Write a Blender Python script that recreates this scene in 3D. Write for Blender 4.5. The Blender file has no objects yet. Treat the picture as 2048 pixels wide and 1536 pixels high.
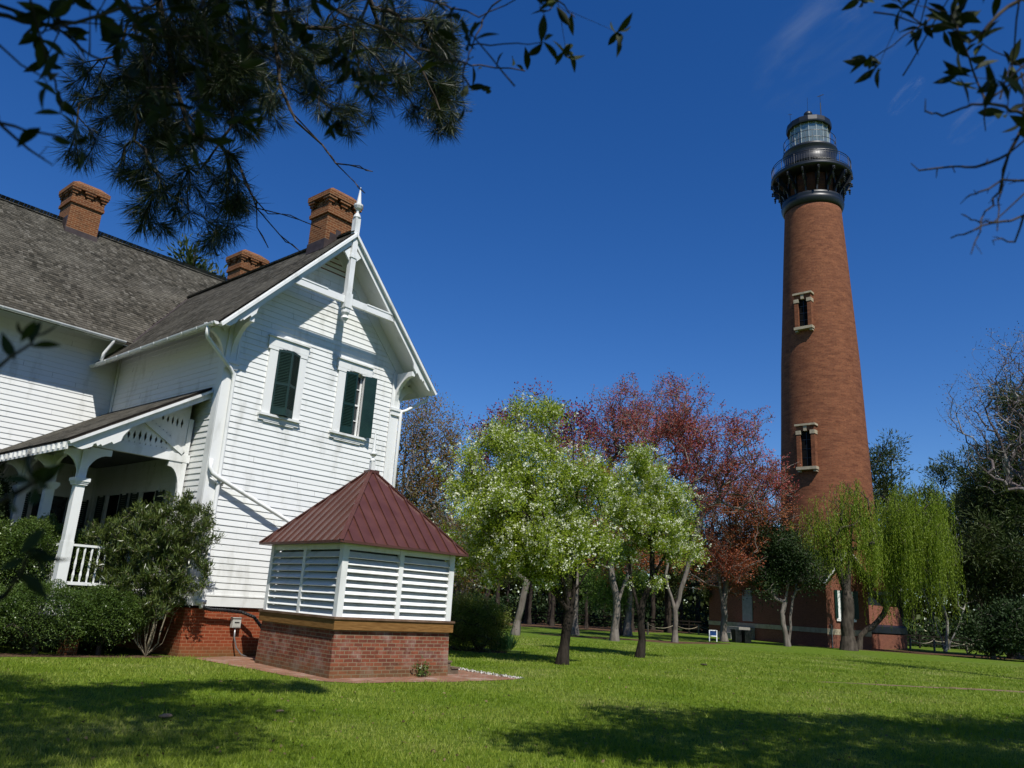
import bpy, math, random
import numpy as np
from mathutils import Vector, Matrix
from mathutils.geometry import delaunay_2d_cdt
R_ = math.radians
rng = np.random.default_rng(7)
SC = bpy.context.scene
COL = SC.collection

# ---------------------------------------------------------------- camera
PITCH, ROLL = R_(15.62), R_(3.52)
cp, sp = math.cos(PITCH), math.sin(PITCH)
Fv = Vector((0, cp, sp)); Uv = Vector((0, -sp, cp)); Rv = Vector((1, 0, 0))
c_, s_ = math.cos(ROLL), math.sin(ROLL)
r2 = c_ * Rv + s_ * Uv; u2 = -s_ * Rv + c_ * Uv
cam = bpy.data.cameras.new("camera"); camo = bpy.data.objects.new("camera", cam); COL.objects.link(camo)
camo.matrix_world = Matrix(((r2.x, u2.x, -Fv.x, 0), (r2.y, u2.y, -Fv.y, 0), (r2.z, u2.z, -Fv.z, 1.6), (0, 0, 0, 1)))
cam.sensor_width = 36; cam.lens = 27.81; cam.clip_start = 0.05; cam.clip_end = 9000
cam.dof.use_dof = True; cam.dof.focus_distance = 34; cam.dof.aperture_fstop = 3.2
SC.camera = camo
# ---------------------------------------------------------------- sky and sun
SUN_AZ, SUN_EL = R_(-70), R_(54)
w = bpy.data.worlds.new("World"); SC.world = w; w.use_nodes = True
nt = w.node_tree; nt.nodes.clear()
sky = nt.nodes.new('ShaderNodeTexSky'); sky.sky_type = 'NISHITA'; sky.sun_disc = False
sky.sun_elevation = SUN_EL; sky.sun_rotation = R_(160); sky.air_density = 1.0; sky.dust_density = 0.0; sky.ozone_density = 6.0
gm = nt.nodes.new('ShaderNodeHueSaturation'); gm.inputs['Hue'].default_value = 0.512; gm.inputs['Saturation'].default_value = 1.265; gm.inputs['Value'].default_value = 1.06
bg = nt.nodes.new('ShaderNodeBackground'); bg.inputs[1].default_value = 0.095
wo = nt.nodes.new('ShaderNodeOutputWorld')
nt.links.new(sky.outputs[0], gm.inputs['Color']); nt.links.new(gm.outputs[0], bg.inputs[0]); nt.links.new(bg.outputs[0], wo.inputs[0])
sun = bpy.data.lights.new("sun", 'SUN'); suno = bpy.data.objects.new("sun", sun); COL.objects.link(suno)
sun.energy = 5.0; sun.angle = R_(0.53); sun.color = (1.0, 0.965, 0.90)
tosun = Vector((math.cos(SUN_AZ) * math.cos(SUN_EL), math.sin(SUN_AZ) * math.cos(SUN_EL), math.sin(SUN_EL)))
suno.rotation_euler = tosun.to_track_quat('Z', 'Y').to_euler(); suno.location = (0, -20, 40)
SC.view_settings.view_transform = 'Standard'; SC.view_settings.look = 'None'; SC.view_settings.exposure = 0.12; SC.view_settings.gamma = 1.0
SC.cycles.max_bounces = 6; SC.cycles.diffuse_bounces = 2; SC.cycles.transparent_max_bounces = 16; SC.cycles.use_denoising = True

# ---------------------------------------------------------------- object helpers
def tag(o, label=None, cat=None, group=None, kind=None):
    if label: o['label'] = label
    if cat: o['category'] = cat
    if group: o['group'] = group
    if kind: o['kind'] = kind
    return o
def empty(name, loc=(0, 0, 0), rz=0.0, label=None, cat=None, group=None):
    o = bpy.data.objects.new(name, None); COL.objects.link(o); o.location = loc; o.rotation_euler = (0, 0, rz); o.empty_display_size = 0.2
    return tag(o, label, cat, group)
def link(name, me, mats, parent=None, label=None):
    o = bpy.data.objects.new(name, me); COL.objects.link(o)
    for m in (mats if isinstance(mats, (list, tuple)) else [mats]): me.materials.append(m)
    if parent is not None: o.parent = parent
    if label: o['label'] = label
    return o
def mesh_np(name, V, F, smooth=False, uv=None, mi=None):
    V = np.asarray(V, np.float32); F = np.asarray(F, np.int32)
    me = bpy.data.meshes.new(name); k = F.shape[1]
    me.vertices.add(len(V)); me.vertices.foreach_set('co', V.ravel())
    me.loops.add(F.size); me.loops.foreach_set('vertex_index', F.ravel())
    me.polygons.add(len(F)); me.polygons.foreach_set('loop_start', np.arange(0, F.size, k, dtype=np.int32)); me.polygons.foreach_set('loop_total', np.full(len(F), k, np.int32))
    if smooth: me.polygons.foreach_set('use_smooth', np.ones(len(F), bool))
    if mi is not None: me.polygons.foreach_set('material_index', np.asarray(mi, np.int32))
    me.update(calc_edges=True)
    if uv is not None:
        l = me.uv_layers.new(name='UVMap'); l.data.foreach_set('uv', np.asarray(uv, np.float32)[F.ravel()].ravel())
    return me
class MB:
    """collects shapes into one mesh; every shape in the local axes of its thing"""
    def __init__(s): s.v = []; s.f = []; s.uvv = {}
    def add(s, vs, fs):
        b = len(s.v); s.v += [tuple(map(float, q)) for q in vs]; s.f += [tuple(b + i for i in f) for f in fs]; return s
    def box(s, x0, x1, y0, y1, z0, z1):
        vs = [(x, y, z) for z in (z0, z1) for y in (y0, y1) for x in (x0, x1)]
        return s.add(vs, [(0, 2, 3, 1), (4, 5, 7, 6), (0, 1, 5, 4), (2, 6, 7, 3), (0, 4, 6, 2), (1, 3, 7, 5)])
    def bar(s, a, b, wd, ht, up=(0, 0, 1)):
        a = Vector(a); b = Vector(b); d = (b - a).normalized(); sd = d.cross(Vector(up))
        if sd.length < 1e-4: sd = d.cross(Vector((1, 0, 0)))
        sd.normalize(); un = sd.cross(d)
        vs = [p + sd * i * wd / 2 + un * j * ht / 2 for p in (a, b) for j in (-1, 1) for i in (-1, 1)]
        return s.add(vs, [(0, 2, 3, 1), (4, 5, 7, 6), (0, 1, 5, 4), (2, 6, 7, 3), (0, 4, 6, 2), (1, 3, 7, 5)])
    def prism(s, pts, off):
        """pts: list of 3D points of a planar outline, extruded by vector off"""
        n = len(pts); vs = [Vector(p) for p in pts] + [Vector(p) + Vector(off) for p in pts]
        return s.add(vs, [tuple(range(n))[::-1], tuple(range(n, 2 * n))] + [(i, (i + 1) % n, n + (i + 1) % n, n + i) for i in range(n)])
    def tube(s, pts, r, k=8, cap=True):
        pts = [Vector(p) for p in pts]; n = len(pts); rs = r if isinstance(r, (list, tuple)) else [r] * n
        b = len(s.v); pn = None
        for i, p in enumerate(pts):
            d = (pts[min(i + 1, n - 1)] - pts[max(i - 1, 0)]).normalized()
            if pn is None: pn = d.orthogonal().normalized()
            pn = (pn - d * pn.dot(d)).normalized(); q = d.cross(pn)
            for j in range(k):
                t = 2 * math.pi * j / k; s.v.append(tuple(p + (pn * math.cos(t) + q * math.sin(t)) * rs[i]))
        for i in range(n - 1):
            for j in range(k):
                s.f.append((b + i * k + j, b + i * k + (j + 1) % k, b + (i + 1) * k + (j + 1) % k, b + (i + 1) * k + j))
        if cap: s.f.append(tuple(b + j for j in range(k))[::-1]); s.f.append(tuple(b + (n - 1) * k + j for j in range(k)))
        return s
    def lathe(s, prof, k=24, c=(0, 0), ph=0.0):
        b = len(s.v)
        for r, z in prof:
            for j in range(k):
                t = 2 * math.pi * j / k + ph; s.v.append((c[0] + r * math.cos(t), c[1] + r * math.sin(t), z))
        for i in range(len(prof) - 1):
            for j in range(k):
                s.f.append((b + i * k + j, b + i * k + (j + 1) % k, b + (i + 1) * k + (j + 1) % k, b + (i + 1) * k + j))
        s.f.append(tuple(b + j for j in range(k))[::-1]); s.f.append(tuple(b + (len(prof) - 1) * k + j for j in range(k)))
        return s
    def xf(s, M, start=0):
        for i in range(start, len(s.v)): s.v[i] = tuple(M @ Vector(s.v[i]))
        return s
    def build(s, name, mat, parent=None, smooth=False, label=None, bevel=0.0, cyl=False):
        me = bpy.data.meshes.new(name); me.from_pydata(s.v, [], s.f); me.update()
        uvl = me.uv_layers.new(name='UVMap')
        co = np.array(s.v) if s.v else np.zeros((0, 3))
        for p in me.polygons:
            n = p.normal
            if smooth: p.use_smooth = True
            if abs(n.z) > 0.8: a = (1, 0, 0); b = (0, 1, 0)
            else:
                h = math.hypot(n.x, n.y); a = (-n.y / h, n.x / h, 0); b = (0, 0, 1)
            for li in p.loop_indices:
                c = co[me.loops[li].vertex_index]
                if cyl and abs(n.z) < 0.8:
                    th = math.atan2(p.center.y, p.center.x); dt = math.atan2(c[1], c[0]) - th
                    dt = (dt + math.pi) % (2 * math.pi) - math.pi
                    uvl.data[li].uv = ((th + dt) * 3.6, c[2])
                else: uvl.data[li].uv = (c[0] * a[0] + c[1] * a[1], c[1] if b[1] else c[2])
        o = link(name, me, mat, parent, label)
        if bevel:
            m = o.modifiers.new('bevel', 'BEVEL'); m.width = bevel; m.segments = 1; m.limit_method = 'ANGLE'
        return o

# ---------------------------------------------------------------- materials
def nodes(m): m.use_nodes = True; t = m.node_tree; t.nodes.clear(); return t
def N(t, typ, **kw):
    n = t.nodes.new(typ)
    for k, v in kw.items():
        if k.startswith('i_'): n.inputs[k[2:].replace('_', ' ')].default_value = v
        else: setattr(n, k, v)
    return n
def L(t, a, b): t.links.new(a, b)
def ramp(t, fac, stops):
    r = t.nodes.new('ShaderNodeValToRGB'); e = r.color_ramp.elements
    while len(e) < len(stops): e.new(0.5)
    for i, (p, c) in enumerate(stops): e[i].position = p; e[i].color = (*c, 1) if len(c) == 3 else c
    L(t, fac, r.inputs[0]); return r.outputs[0]
def mixc(t, fac, a, b, typ='MIX'):
    n = t.nodes.new('ShaderNodeMix'); n.data_type = 'RGBA'; n.blend_type = typ
    for s, v in ((n.inputs[0], fac), (n.inputs[6], a), (n.inputs[7], b)):
        if isinstance(v, (int, float)): s.default_value = v
        elif isinstance(v, tuple): s.default_value = (*v, 1)
        else: L(t, v, s)
    return n.outputs[2]
def finish(t, col, rough=0.7, spec=0.3, metal=0.0, bump=None, bs=0.3, bd=0.01, coat=0.0):
    p = N(t, 'ShaderNodeBsdfPrincipled'); o = N(t, 'ShaderNodeOutputMaterial')
    if isinstance(col, tuple): p.inputs['Base Color'].default_value = (*col, 1)
    else: L(t, col, p.inputs['Base Color'])
    if isinstance(rough, (int, float)): p.inputs['Roughness'].default_value = rough
    else: L(t, rough, p.inputs['Roughness'])
    p.inputs['Specular IOR Level'].default_value = spec; p.inputs['Metallic'].default_value = metal; p.inputs['Coat Weight'].default_value = coat
    if bump is not None:
        b = N(t, 'ShaderNodeBump'); b.inputs['Strength'].default_value = bs; b.inputs['Distance'].default_value = bd
        L(t, bump, b.inputs['Height']); L(t, b.outputs[0], p.inputs['Normal'])
    L(t, p.outputs[0], o.inputs[0]); return p
def plain(name, c1, c2=None, scale=3.0, rough=0.6, spec=0.3, metal=0.0, bs=0.15, stretch=(1, 1, 1), detail=6, lo=0.35, hi=0.7, coat=0.0, bd=0.004):
    m = bpy.data.materials.new(name); t = nodes(m)
    tc = N(t, 'ShaderNodeTexCoord'); mp = N(t, 'ShaderNodeMapping'); mp.inputs['Scale'].default_value = stretch
    L(t, tc.outputs['Object'], mp.inputs[0])
    nz = N(t, 'ShaderNodeTexNoise', i_Scale=scale, i_Detail=float(detail), i_Roughness=0.6); L(t, mp.outputs[0], nz.inputs['Vector'])
    col = ramp(t, nz.outputs[0], [(lo, c1), (hi, c2 or c1)])
    finish(t, col, rough, spec, metal, nz.outputs[0], bs, bd, coat); return m
def brick_mat(name, ca, cb, mortar, stain=None, eff=0.0, bw=0.215, rh=0.076, ms=0.009, green=False, bs=0.5, blot=0.35):
    m = bpy.data.materials.new(name); t = nodes(m)
    uv = N(t, 'ShaderNodeUVMap'); bt = N(t, 'ShaderNodeTexBrick')
    bt.inputs['Scale'].default_value = 1.0; bt.inputs['Brick Width'].default_value = bw; bt.inputs['Row Height'].default_value = rh
    bt.inputs['Mortar Size'].default_value = ms; bt.inputs['Mortar Smooth'].default_value = 0.25; bt.inputs['Bias'].default_value = 0.0
    bt.inputs['Color1'].default_value = (*ca, 1); bt.inputs['Color2'].default_value = (*cb, 1); bt.inputs['Mortar'].default_value = (*mortar, 1)
    nd = N(t, 'ShaderNodeTexNoise', i_Scale=6.0, i_Detail=3.0); L(t, uv.outputs[0], nd.inputs['Vector'])
    wv = N(t, 'ShaderNodeVectorMath', operation='MULTIPLY_ADD'); L(t, nd.outputs[1], wv.inputs[0]); wv.inputs[1].default_value = (0.012, 0.008, 0); L(t, uv.outputs[0], wv.inputs[2])
    L(t, wv.outputs[0], bt.inputs['Vector'])
    col = bt.outputs[0]
    n1 = N(t, 'ShaderNodeTexNoise', i_Scale=1.7, i_Detail=8.0, i_Roughness=0.65); L(t, uv.outputs[0], n1.inputs['Vector'])
    mp = N(t, 'ShaderNodeMapping'); mp.inputs['Scale'].default_value = (5.0, 13.0, 1); L(t, uv.outputs[0], mp.inputs[0])
    n2 = N(t, 'ShaderNodeTexNoise', i_Scale=1.0, i_Detail=2.0); L(t, mp.outputs[0], n2.inputs['Vector'])
    dk = tuple(c * 0.35 for c in ca)
    if blot > .6:
        m3 = N(t, 'ShaderNodeMapping'); m3.inputs['Scale'].default_value = (.9, 2.2, 1); L(t, uv.outputs[0], m3.inputs[0])
        n3 = N(t, 'ShaderNodeTexNoise', i_Scale=1.0, i_Detail=5.0, i_Roughness=0.7); L(t, m3.outputs[0], n3.inputs['Vector'])
        col = mixc(t, 1.0, col, ramp(t, n3.outputs[0], [(0.3, (0.66, 0.60, 0.58)), (0.5, (1, 1, 1)), (0.72, (1.22, 1.22, 1.2))]), 'MULTIPLY')
    col = mixc(t, ramp(t, n2.outputs[0], [(0.52, (0, 0, 0)), (0.7, (blot,) * 3)]), col, dk)
    if eff:
        e = ramp(t, n1.outputs[0], [(0.5, (0, 0, 0)), (0.75, (eff,) * 3)]); col = mixc(t, e, col, (0.52, 0.45, 0.40))
    if stain: col = mixc(t, ramp(t, n1.outputs[0], [(0.25, (0.6,) * 3), (0.45, (0, 0, 0))]), col, stain)
    if green:
        tc = N(t, 'ShaderNodeTexCoord'); sx = N(t, 'ShaderNodeSeparateXYZ'); L(t, tc.outputs['Object'], sx.inputs[0])
        mr = N(t, 'ShaderNodeMapRange'); mr.inputs[1].default_value = 0.0; mr.inputs[2].default_value = 0.34; mr.inputs[3].default_value = 1; mr.inputs[4].default_value = 0
        L(t, sx.outputs[2], mr.inputs[0]); mu = N(t, 'ShaderNodeMath', operation='MULTIPLY'); L(t, mr.outputs[0], mu.inputs[0]); L(t, n1.outputs[0], mu.inputs[1])
        col = mixc(t, mu.outputs[0], col, (0.10, 0.10, 0.04))
    finish(t, col, 0.88, 0.2, 0, bt.outputs[1], -bs, 0.008); return m
def leaf_mat(name, cols, trans=0.35, rough=0.5, spec=0.25, rw=0.45, noise=None):
    m = bpy.data.materials.new(name); t = nodes(m)
    g = N(t, 'ShaderNodeNewGeometry'); n = len(cols)
    fac = g.outputs['Random Per Island']
    if noise:
        tc = N(t, 'ShaderNodeTexCoord'); nz = N(t, 'ShaderNodeTexNoise', i_Scale=noise, i_Detail=2.0); L(t, tc.outputs['Object'], nz.inputs['Vector'])
        a = N(t, 'ShaderNodeMath', operation='MULTIPLY_ADD'); L(t, fac, a.inputs[0]); a.inputs[1].default_value = rw
        b = N(t, 'ShaderNodeMath', operation='MULTIPLY_ADD'); L(t, nz.outputs[0], b.inputs[0]); b.inputs[1].default_value = 1.7; b.inputs[2].default_value = -0.36 - rw / 2
        L(t, b.outputs[0], a.inputs[2]); fac = a.outputs[0]
    col = ramp(t, fac, [(i / max(1, n - 1), c) for i, c in enumerate(cols)])
    p = N(t, 'ShaderNodeBsdfPrincipled'); L(t, col, p.inputs['Base Color']); p.inputs['Roughness'].default_value = rough; p.inputs['Specular IOR Level'].default_value = spec
    o = N(t, 'ShaderNodeOutputMaterial')
    if trans:
        tr = N(t, 'ShaderNodeBsdfTranslucent'); mx = N(t, 'ShaderNodeMixShader'); mx.inputs[0].default_value = trans
        L(t, mixc(t, 1.0, col, (1.15, 1.25, 0.6), 'MULTIPLY'), tr.inputs[0]); L(t, p.outputs[0], mx.inputs[1]); L(t, tr.outputs[0], mx.inputs[2]); L(t, mx.outputs[0], o.inputs[0])
    else: L(t, p.outputs[0], o.inputs[0])
    return m
def island_mat(name, cols, rough=0.9, bs=0.4, scale=30, spec=0.15, stretch=(1, 1, 1), weather=None):
    m = bpy.data.materials.new(name); t = nodes(m)
    g = N(t, 'ShaderNodeNewGeometry'); n = len(cols)
    col = ramp(t, g.outputs['Random Per Island'], [(i / (n - 1), c) for i, c in enumerate(cols)])
    tc = N(t, 'ShaderNodeTexCoord'); mp = N(t, 'ShaderNodeMapping'); mp.inputs['Scale'].default_value = stretch; L(t, tc.outputs['Object'], mp.inputs[0])
    nz = N(t, 'ShaderNodeTexNoise', i_Scale=float(scale), i_Detail=4.0); L(t, mp.outputs[0], nz.inputs['Vector'])
    col = mixc(t, 0.5, col, ramp(t, nz.outputs[0], [(0.3, (0.35,) * 3), (0.7, (1, 1, 1))]), 'MULTIPLY')
    if weather:
        n2 = N(t, 'ShaderNodeTexNoise', i_Scale=0.9, i_Detail=5.0); L(t, tc.outputs['Object'], n2.inputs['Vector'])
        col = mixc(t, ramp(t, n2.outputs[0], [(0.45, (0, 0, 0)), (0.75, (0.6,) * 3)]), col, weather)
    finish(t, col, rough, spec, 0, nz.outputs[0], bs, 0.004); return m

white = plain('white_paint', (0.56, 0.565, 0.53), (0.78, 0.79, 0.77), 2.2, 0.45, 0.4, bs=0.08, lo=0.28, hi=0.48, stretch=(1, 1, .35), detail=10)
green = plain('shutter_green', (0.005, 0.022, 0.018), (0.010, 0.034, 0.027), 4, 0.35, 0.45, bs=0.05)
brick_new = brick_mat('foundation_brick', (0.28, 0.060, 0.022), (0.20, 0.042, 0.016), (0.30, 0.14, 0.075), bs=0.5, green=True)
bark_pear = plain('shaded_pear_bark', (0.012, 0.010, 0.008), (0.05, 0.04, 0.032), 6, 0.95, 0.1, stretch=(1, 1, 0.3), bs=1.0, bd=0.03)  # bark colour darkened to stand for shade under the crown
brick_old = brick_mat('old_brick', (0.25, 0.072, 0.036), (0.13, 0.040, 0.026), (0.23, 0.175, 0.11), eff=0.42, green=True, bs=0.9, blot=0.55)
brick_chim = brick_mat('chimney_brick', (0.20, 0.070, 0.024), (0.12, 0.042, 0.016), (0.27, 0.17, 0.09), stain=(0.05, 0.030, 0.016), bs=0.5)
brick_tower = brick_mat('tower_brick', (0.22, 0.082, 0.038), (0.15, 0.052, 0.026), (0.18, 0.09, 0.046), stain=(0.13, 0.055, 0.032), bw=0.6, rh=0.16, ms=0.012, bs=0.3, blot=0.75)
brick_oil = brick_mat('outbuilding_brick', (0.20, 0.068, 0.04), (0.14, 0.045, 0.028), (0.22, 0.12, 0.08), bs=0.3)
shing = island_mat('wood_shingles', [(0.040, 0.037, 0.029), (0.078, 0.071, 0.056), (0.125, 0.112, 0.088), (0.058, 0.052, 0.040), (0.18, 0.165, 0.135)], scale=14, stretch=(1, 1, 1), weather=(0.17, 0.155, 0.125))
deckm = plain('roof_deck_wood', (0.02, 0.016, 0.012), (0.04, 0.03, 0.022), 5, 0.9)
metalroof = plain('maroon_metal', (0.072, 0.024, 0.016), (0.100, 0.037, 0.026), 2.5, 0.36, 0.6, bs=0.03)
timber = plain('treated_timber', (0.15, 0.07, 0.018), (0.29, 0.155, 0.05), 2.2, 0.75, 0.2, stretch=(1.5, 1.5, 22), bs=0.25)
darkm = plain('dark_interior', (0.004, 0.004, 0.004), (0.008, 0.008, 0.008), 2, 0.9, 0.1)
glassm = plain('window_glass', (0.015, 0.02, 0.025), (0.02, 0.03, 0.035), 2, 0.08, 0.8, bs=0.0)
flash = plain('roof_flashing', (0.045, 0.032, 0.03), (0.08, 0.06, 0.055), 4, 0.6, 0.4, metal=0.3)
blackiron = plain('black_iron', (0.005, 0.007, 0.010), (0.010, 0.013, 0.018), 2, 0.42, 0.5, bs=0.04)
stone = plain('pale_stone', (0.30, 0.25, 0.17), (0.44, 0.38, 0.27), 3, 0.85, 0.2, bs=0.3)
bark_grey = plain('grey_bark', (0.10, 0.085, 0.07), (0.23, 0.20, 0.17), 5, 0.9, 0.1, stretch=(1, 1, 0.3), bs=0.9, bd=0.03)
bark_dark = plain('dark_bark', (0.035, 0.028, 0.022), (0.10, 0.082, 0.064), 6, 0.9, 0.1, stretch=(1, 1, 0.3), bs=0.9, bd=0.03)
bark_white = plain('white_bark', (0.14, 0.13, 0.11), (0.40, 0.38, 0.34), 3, 0.8, 0.2, stretch=(1, 1, 0.5), bs=0.4)
bark_pine = plain('pine_bark', (0.022, 0.017, 0.013), (0.065, 0.052, 0.042), 5, 0.95, 0.1, stretch=(1, 1, 0.3), bs=0.9, bd=0.03)
steel = plain('galvanised_steel', (0.25, 0.25, 0.25), (0.4, 0.4, 0.4), 4, 0.4, 0.5, metal=0.6, bs=0.05)
rubber = plain('black_plastic', (0.008, 0.008, 0.009), (0.014, 0.014, 0.015), 4, 0.4, 0.5, bs=0.1)
postwood = plain('weathered_post_wood', (0.12, 0.105, 0.08), (0.25, 0.22, 0.17), 6, 0.9, 0.1, stretch=(1, 1, 0.2))
ropem = plain('hemp_rope', (0.30, 0.26, 0.18), (0.42, 0.37, 0.27), 20, 0.9, 0.1)
bark_syc = plain('sycamore_bark', (0.11, 0.09, 0.085), (0.40, 0.38, 0.34), 2.0, 0.8, 0.2, stretch=(1, 1, 0.5), bs=0.3, lo=0.5, hi=0.62)
# ---------------------------------------------------------------- vegetation helpers
def tubes(P0, P1, R0, R1, k=5):
    d = P1 - P0; ln = np.linalg.norm(d, axis=1, keepdims=True) + 1e-9; d = d / ln
    P1 = P1 + d * np.minimum(R1[:, None] * 0.3, ln * 0.2)
    ref = np.where(np.abs(d[:, 2:3]) > 0.9, np.array([[1., 0, 0]]), np.array([[0, 0, 1.]]))
    a = np.cross(d, ref); a /= np.linalg.norm(a, axis=1, keepdims=True); b = np.cross(d, a)
    th = np.arange(k) * 2 * math.pi / k
    ring = a[:, None, :] * np.cos(th)[None, :, None] + b[:, None, :] * np.sin(th)[None, :, None]
    V = np.stack([P0[:, None, :] + ring * R0[:, None, None], P1[:, None, :] + ring * R1[:, None, None]], 1).reshape(-1, 3)
    i = np.arange(len(P0))[:, None] * 2 * k; j = np.arange(k)[None, :]; j2 = (j + 1) % k
    F = np.stack([i + j, i + j2, i + k + j2, i + k + j], -1).reshape(-1, 4)
    return V, F
def in_blobs(blobs, n, rg, shell=0.5):
    B = np.array(blobs, float); wt = B[:, 3] * B[:, 4] * B[:, 5]; wt = wt ** 0.8; wt /= wt.sum()
    k = rg.choice(len(B), n, p=wt); d = rg.normal(size=(n, 3)); d /= np.linalg.norm(d, axis=1, keepdims=True)
    r = rg.random(n) ** shell
    return B[k, :3] + d * r[:, None] * B[k, 3:6], d
def in_clumps(blobs, n, rg, shell=0.55, per=11, sg=0.3):
    c, _ = in_blobs(blobs, max(4, n // per), rg, shell); k = rg.integers(0, len(c), n)
    return c[k] + rg.normal(size=(n, 3)) * sg * np.array([1, 1, .8]), None
def grow(trunks, targets, rg, R, rtip=0.01, step=0.5, zmin=1.5, up=0.6, jit=0.12, sag=0.0, dirw=0.7):
    """trunks: list of polylines (first point of later ones joins the nearest node)"""
    P = []; par = []
    for ti, tr in enumerate(trunks):
        tr = [np.array(q, float) for q in tr]
        if ti == 0: P.append(tr[0]); par.append(-1); last = 0
        else: last = int(np.argmin([np.linalg.norm(q - tr[0]) for q in P]))
        for a, b in zip(tr[:-1], tr[1:]):
            n = max(1, int(np.linalg.norm(b - a) / step))
            for i in range(1, n + 1):
                q = a + (b - a) * i / n
                if i < n: q = q + rg.normal(size=3) * step * 0.06
                P.append(q); par.append(last); last = len(P) - 1
    cap = len(P) + len(targets) * 60
    A = np.full((cap, 3), 1e9); A[:len(P)] = P; n = len(P); par = list(par)
    ok = np.zeros(cap, bool); ok[:n] = A[:n, 2] >= zmin
    if not ok[:n].any(): ok[n - 1] = True
    c0 = A[:n][ok[:n]][0]
    DR = np.zeros((cap, 3)); pa = np.array(par); dd0 = A[1:n] - A[pa[1:n]]; DR[1:n] = dd0 / (np.linalg.norm(dd0, axis=1, keepdims=True) + 1e-9); DR[0] = (0, 0, 1)
    targets = targets[np.argsort(np.linalg.norm(targets - c0, axis=1))]
    tips = []
    for tg in targets:
        v = tg - A[:n]; ds = np.linalg.norm(v, axis=1)
        cost = ds + up * np.maximum(0, -v[:, 2] + 0.25 * ds) + np.where(ok[:n], 0, 1e6)
        cost = cost + dirw * ds * (1 - (v * DR[:n]).sum(1) / (ds + 1e-9))
        i = int(np.argmin(cost)); s0 = A[i]; ln = ds[i]; k = max(1, int(math.ceil(ln / step)))
        if n + k >= cap: break
        perp = rg.normal(size=3) * jit * ln; last = i
        for q in range(1, k + 1):
            t = q / k; p = s0 + (tg - s0) * t + perp * math.sin(math.pi * t) + np.array([0, 0, -sag * ln * math.sin(math.pi * t) + 0.0])
            if q < k: p = p + rg.normal(size=3) * min(step, ln / k) * 0.06
            A[n] = p; par.append(last); dq = p - A[last]; DR[n] = dq / (np.linalg.norm(dq) + 1e-9); ok[n] = True; last = n; n += 1
        tips.append(last)
    par = np.array(par); cnt = np.zeros(n); has = np.zeros(n, bool); has[par[par >= 0]] = True; cnt[~has] = 1
    for i in range(n - 1, 0, -1):
        if par[i] >= 0: cnt[par[i]] += cnt[i]
    pw = math.log(R / rtip) / math.log(max(2, cnt[0])); rad = rtip * cnt ** pw
    pts = A[:n]; rad = rad * (1 + 0.55 * np.exp(-np.maximum(0, pts[:, 2] - pts[0, 2]) / max(0.15, R)))
    return pts, par, rad, np.array(tips)
def wood(name, sk, mat, parent, k=6):
    pts, par, rad, _ = sk; i = np.where(par >= 0)[0]
    r0 = np.minimum(rad[par[i]], rad[i] * 1.5)
    V, F = tubes(pts[par[i]], pts[i], r0, rad[i], k)
    return link(name, mesh_np(name, V, F, smooth=True), mat, parent)
def cards(C, D, ln, wd, rg, curl=0.15):
    """leaf shaped quads: centre base C, direction D, length ln, width wd"""
    D = D / (np.linalg.norm(D, axis=1, keepdims=True) + 1e-9)
    s = np.cross(D, rg.normal(size=D.shape)); s /= (np.linalg.norm(s, axis=1, keepdims=True) + 1e-9)
    nn = np.cross(D, s); ln = np.asarray(ln)[:, None]; wd = np.asarray(wd)[:, None]
    V = np.stack([C, C + D * ln * 0.45 + s * wd * 0.5 + nn * ln * curl, C + D * ln, C + D * ln * 0.45 - s * wd * 0.5 + nn * ln * curl], 1).reshape(-1, 3)
    F = np.arange(len(C) * 4).reshape(-1, 4); return V, F
def foliage(name, C, D, ln, wd, rg, mat, parent, lv=0.3, curl=0.15):
    n = len(C); V, F = cards(C, D, ln * (1 + rg.uniform(-lv, lv, n)), wd * (1 + rg.uniform(-lv, lv, n)), rg, curl)
    return link(name, mesh_np(name, V, F), mat, parent)
def round_tips(sk, n, spread, rg, back=0.0):
    pts, par, rad, tips = sk; t = tips[rg.integers(0, len(tips), n)]
    p = pts[t]; b = pts[par[t]]; f = rg.random(n)[:, None] * 1.2
    base = p + (b - p) * f; off = rg.normal(size=(n, 3)) * spread
    D = off + (p - b) * 0.5 + rg.normal(size=(n, 3)) * spread * 0.5
    return base + off, D
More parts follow.
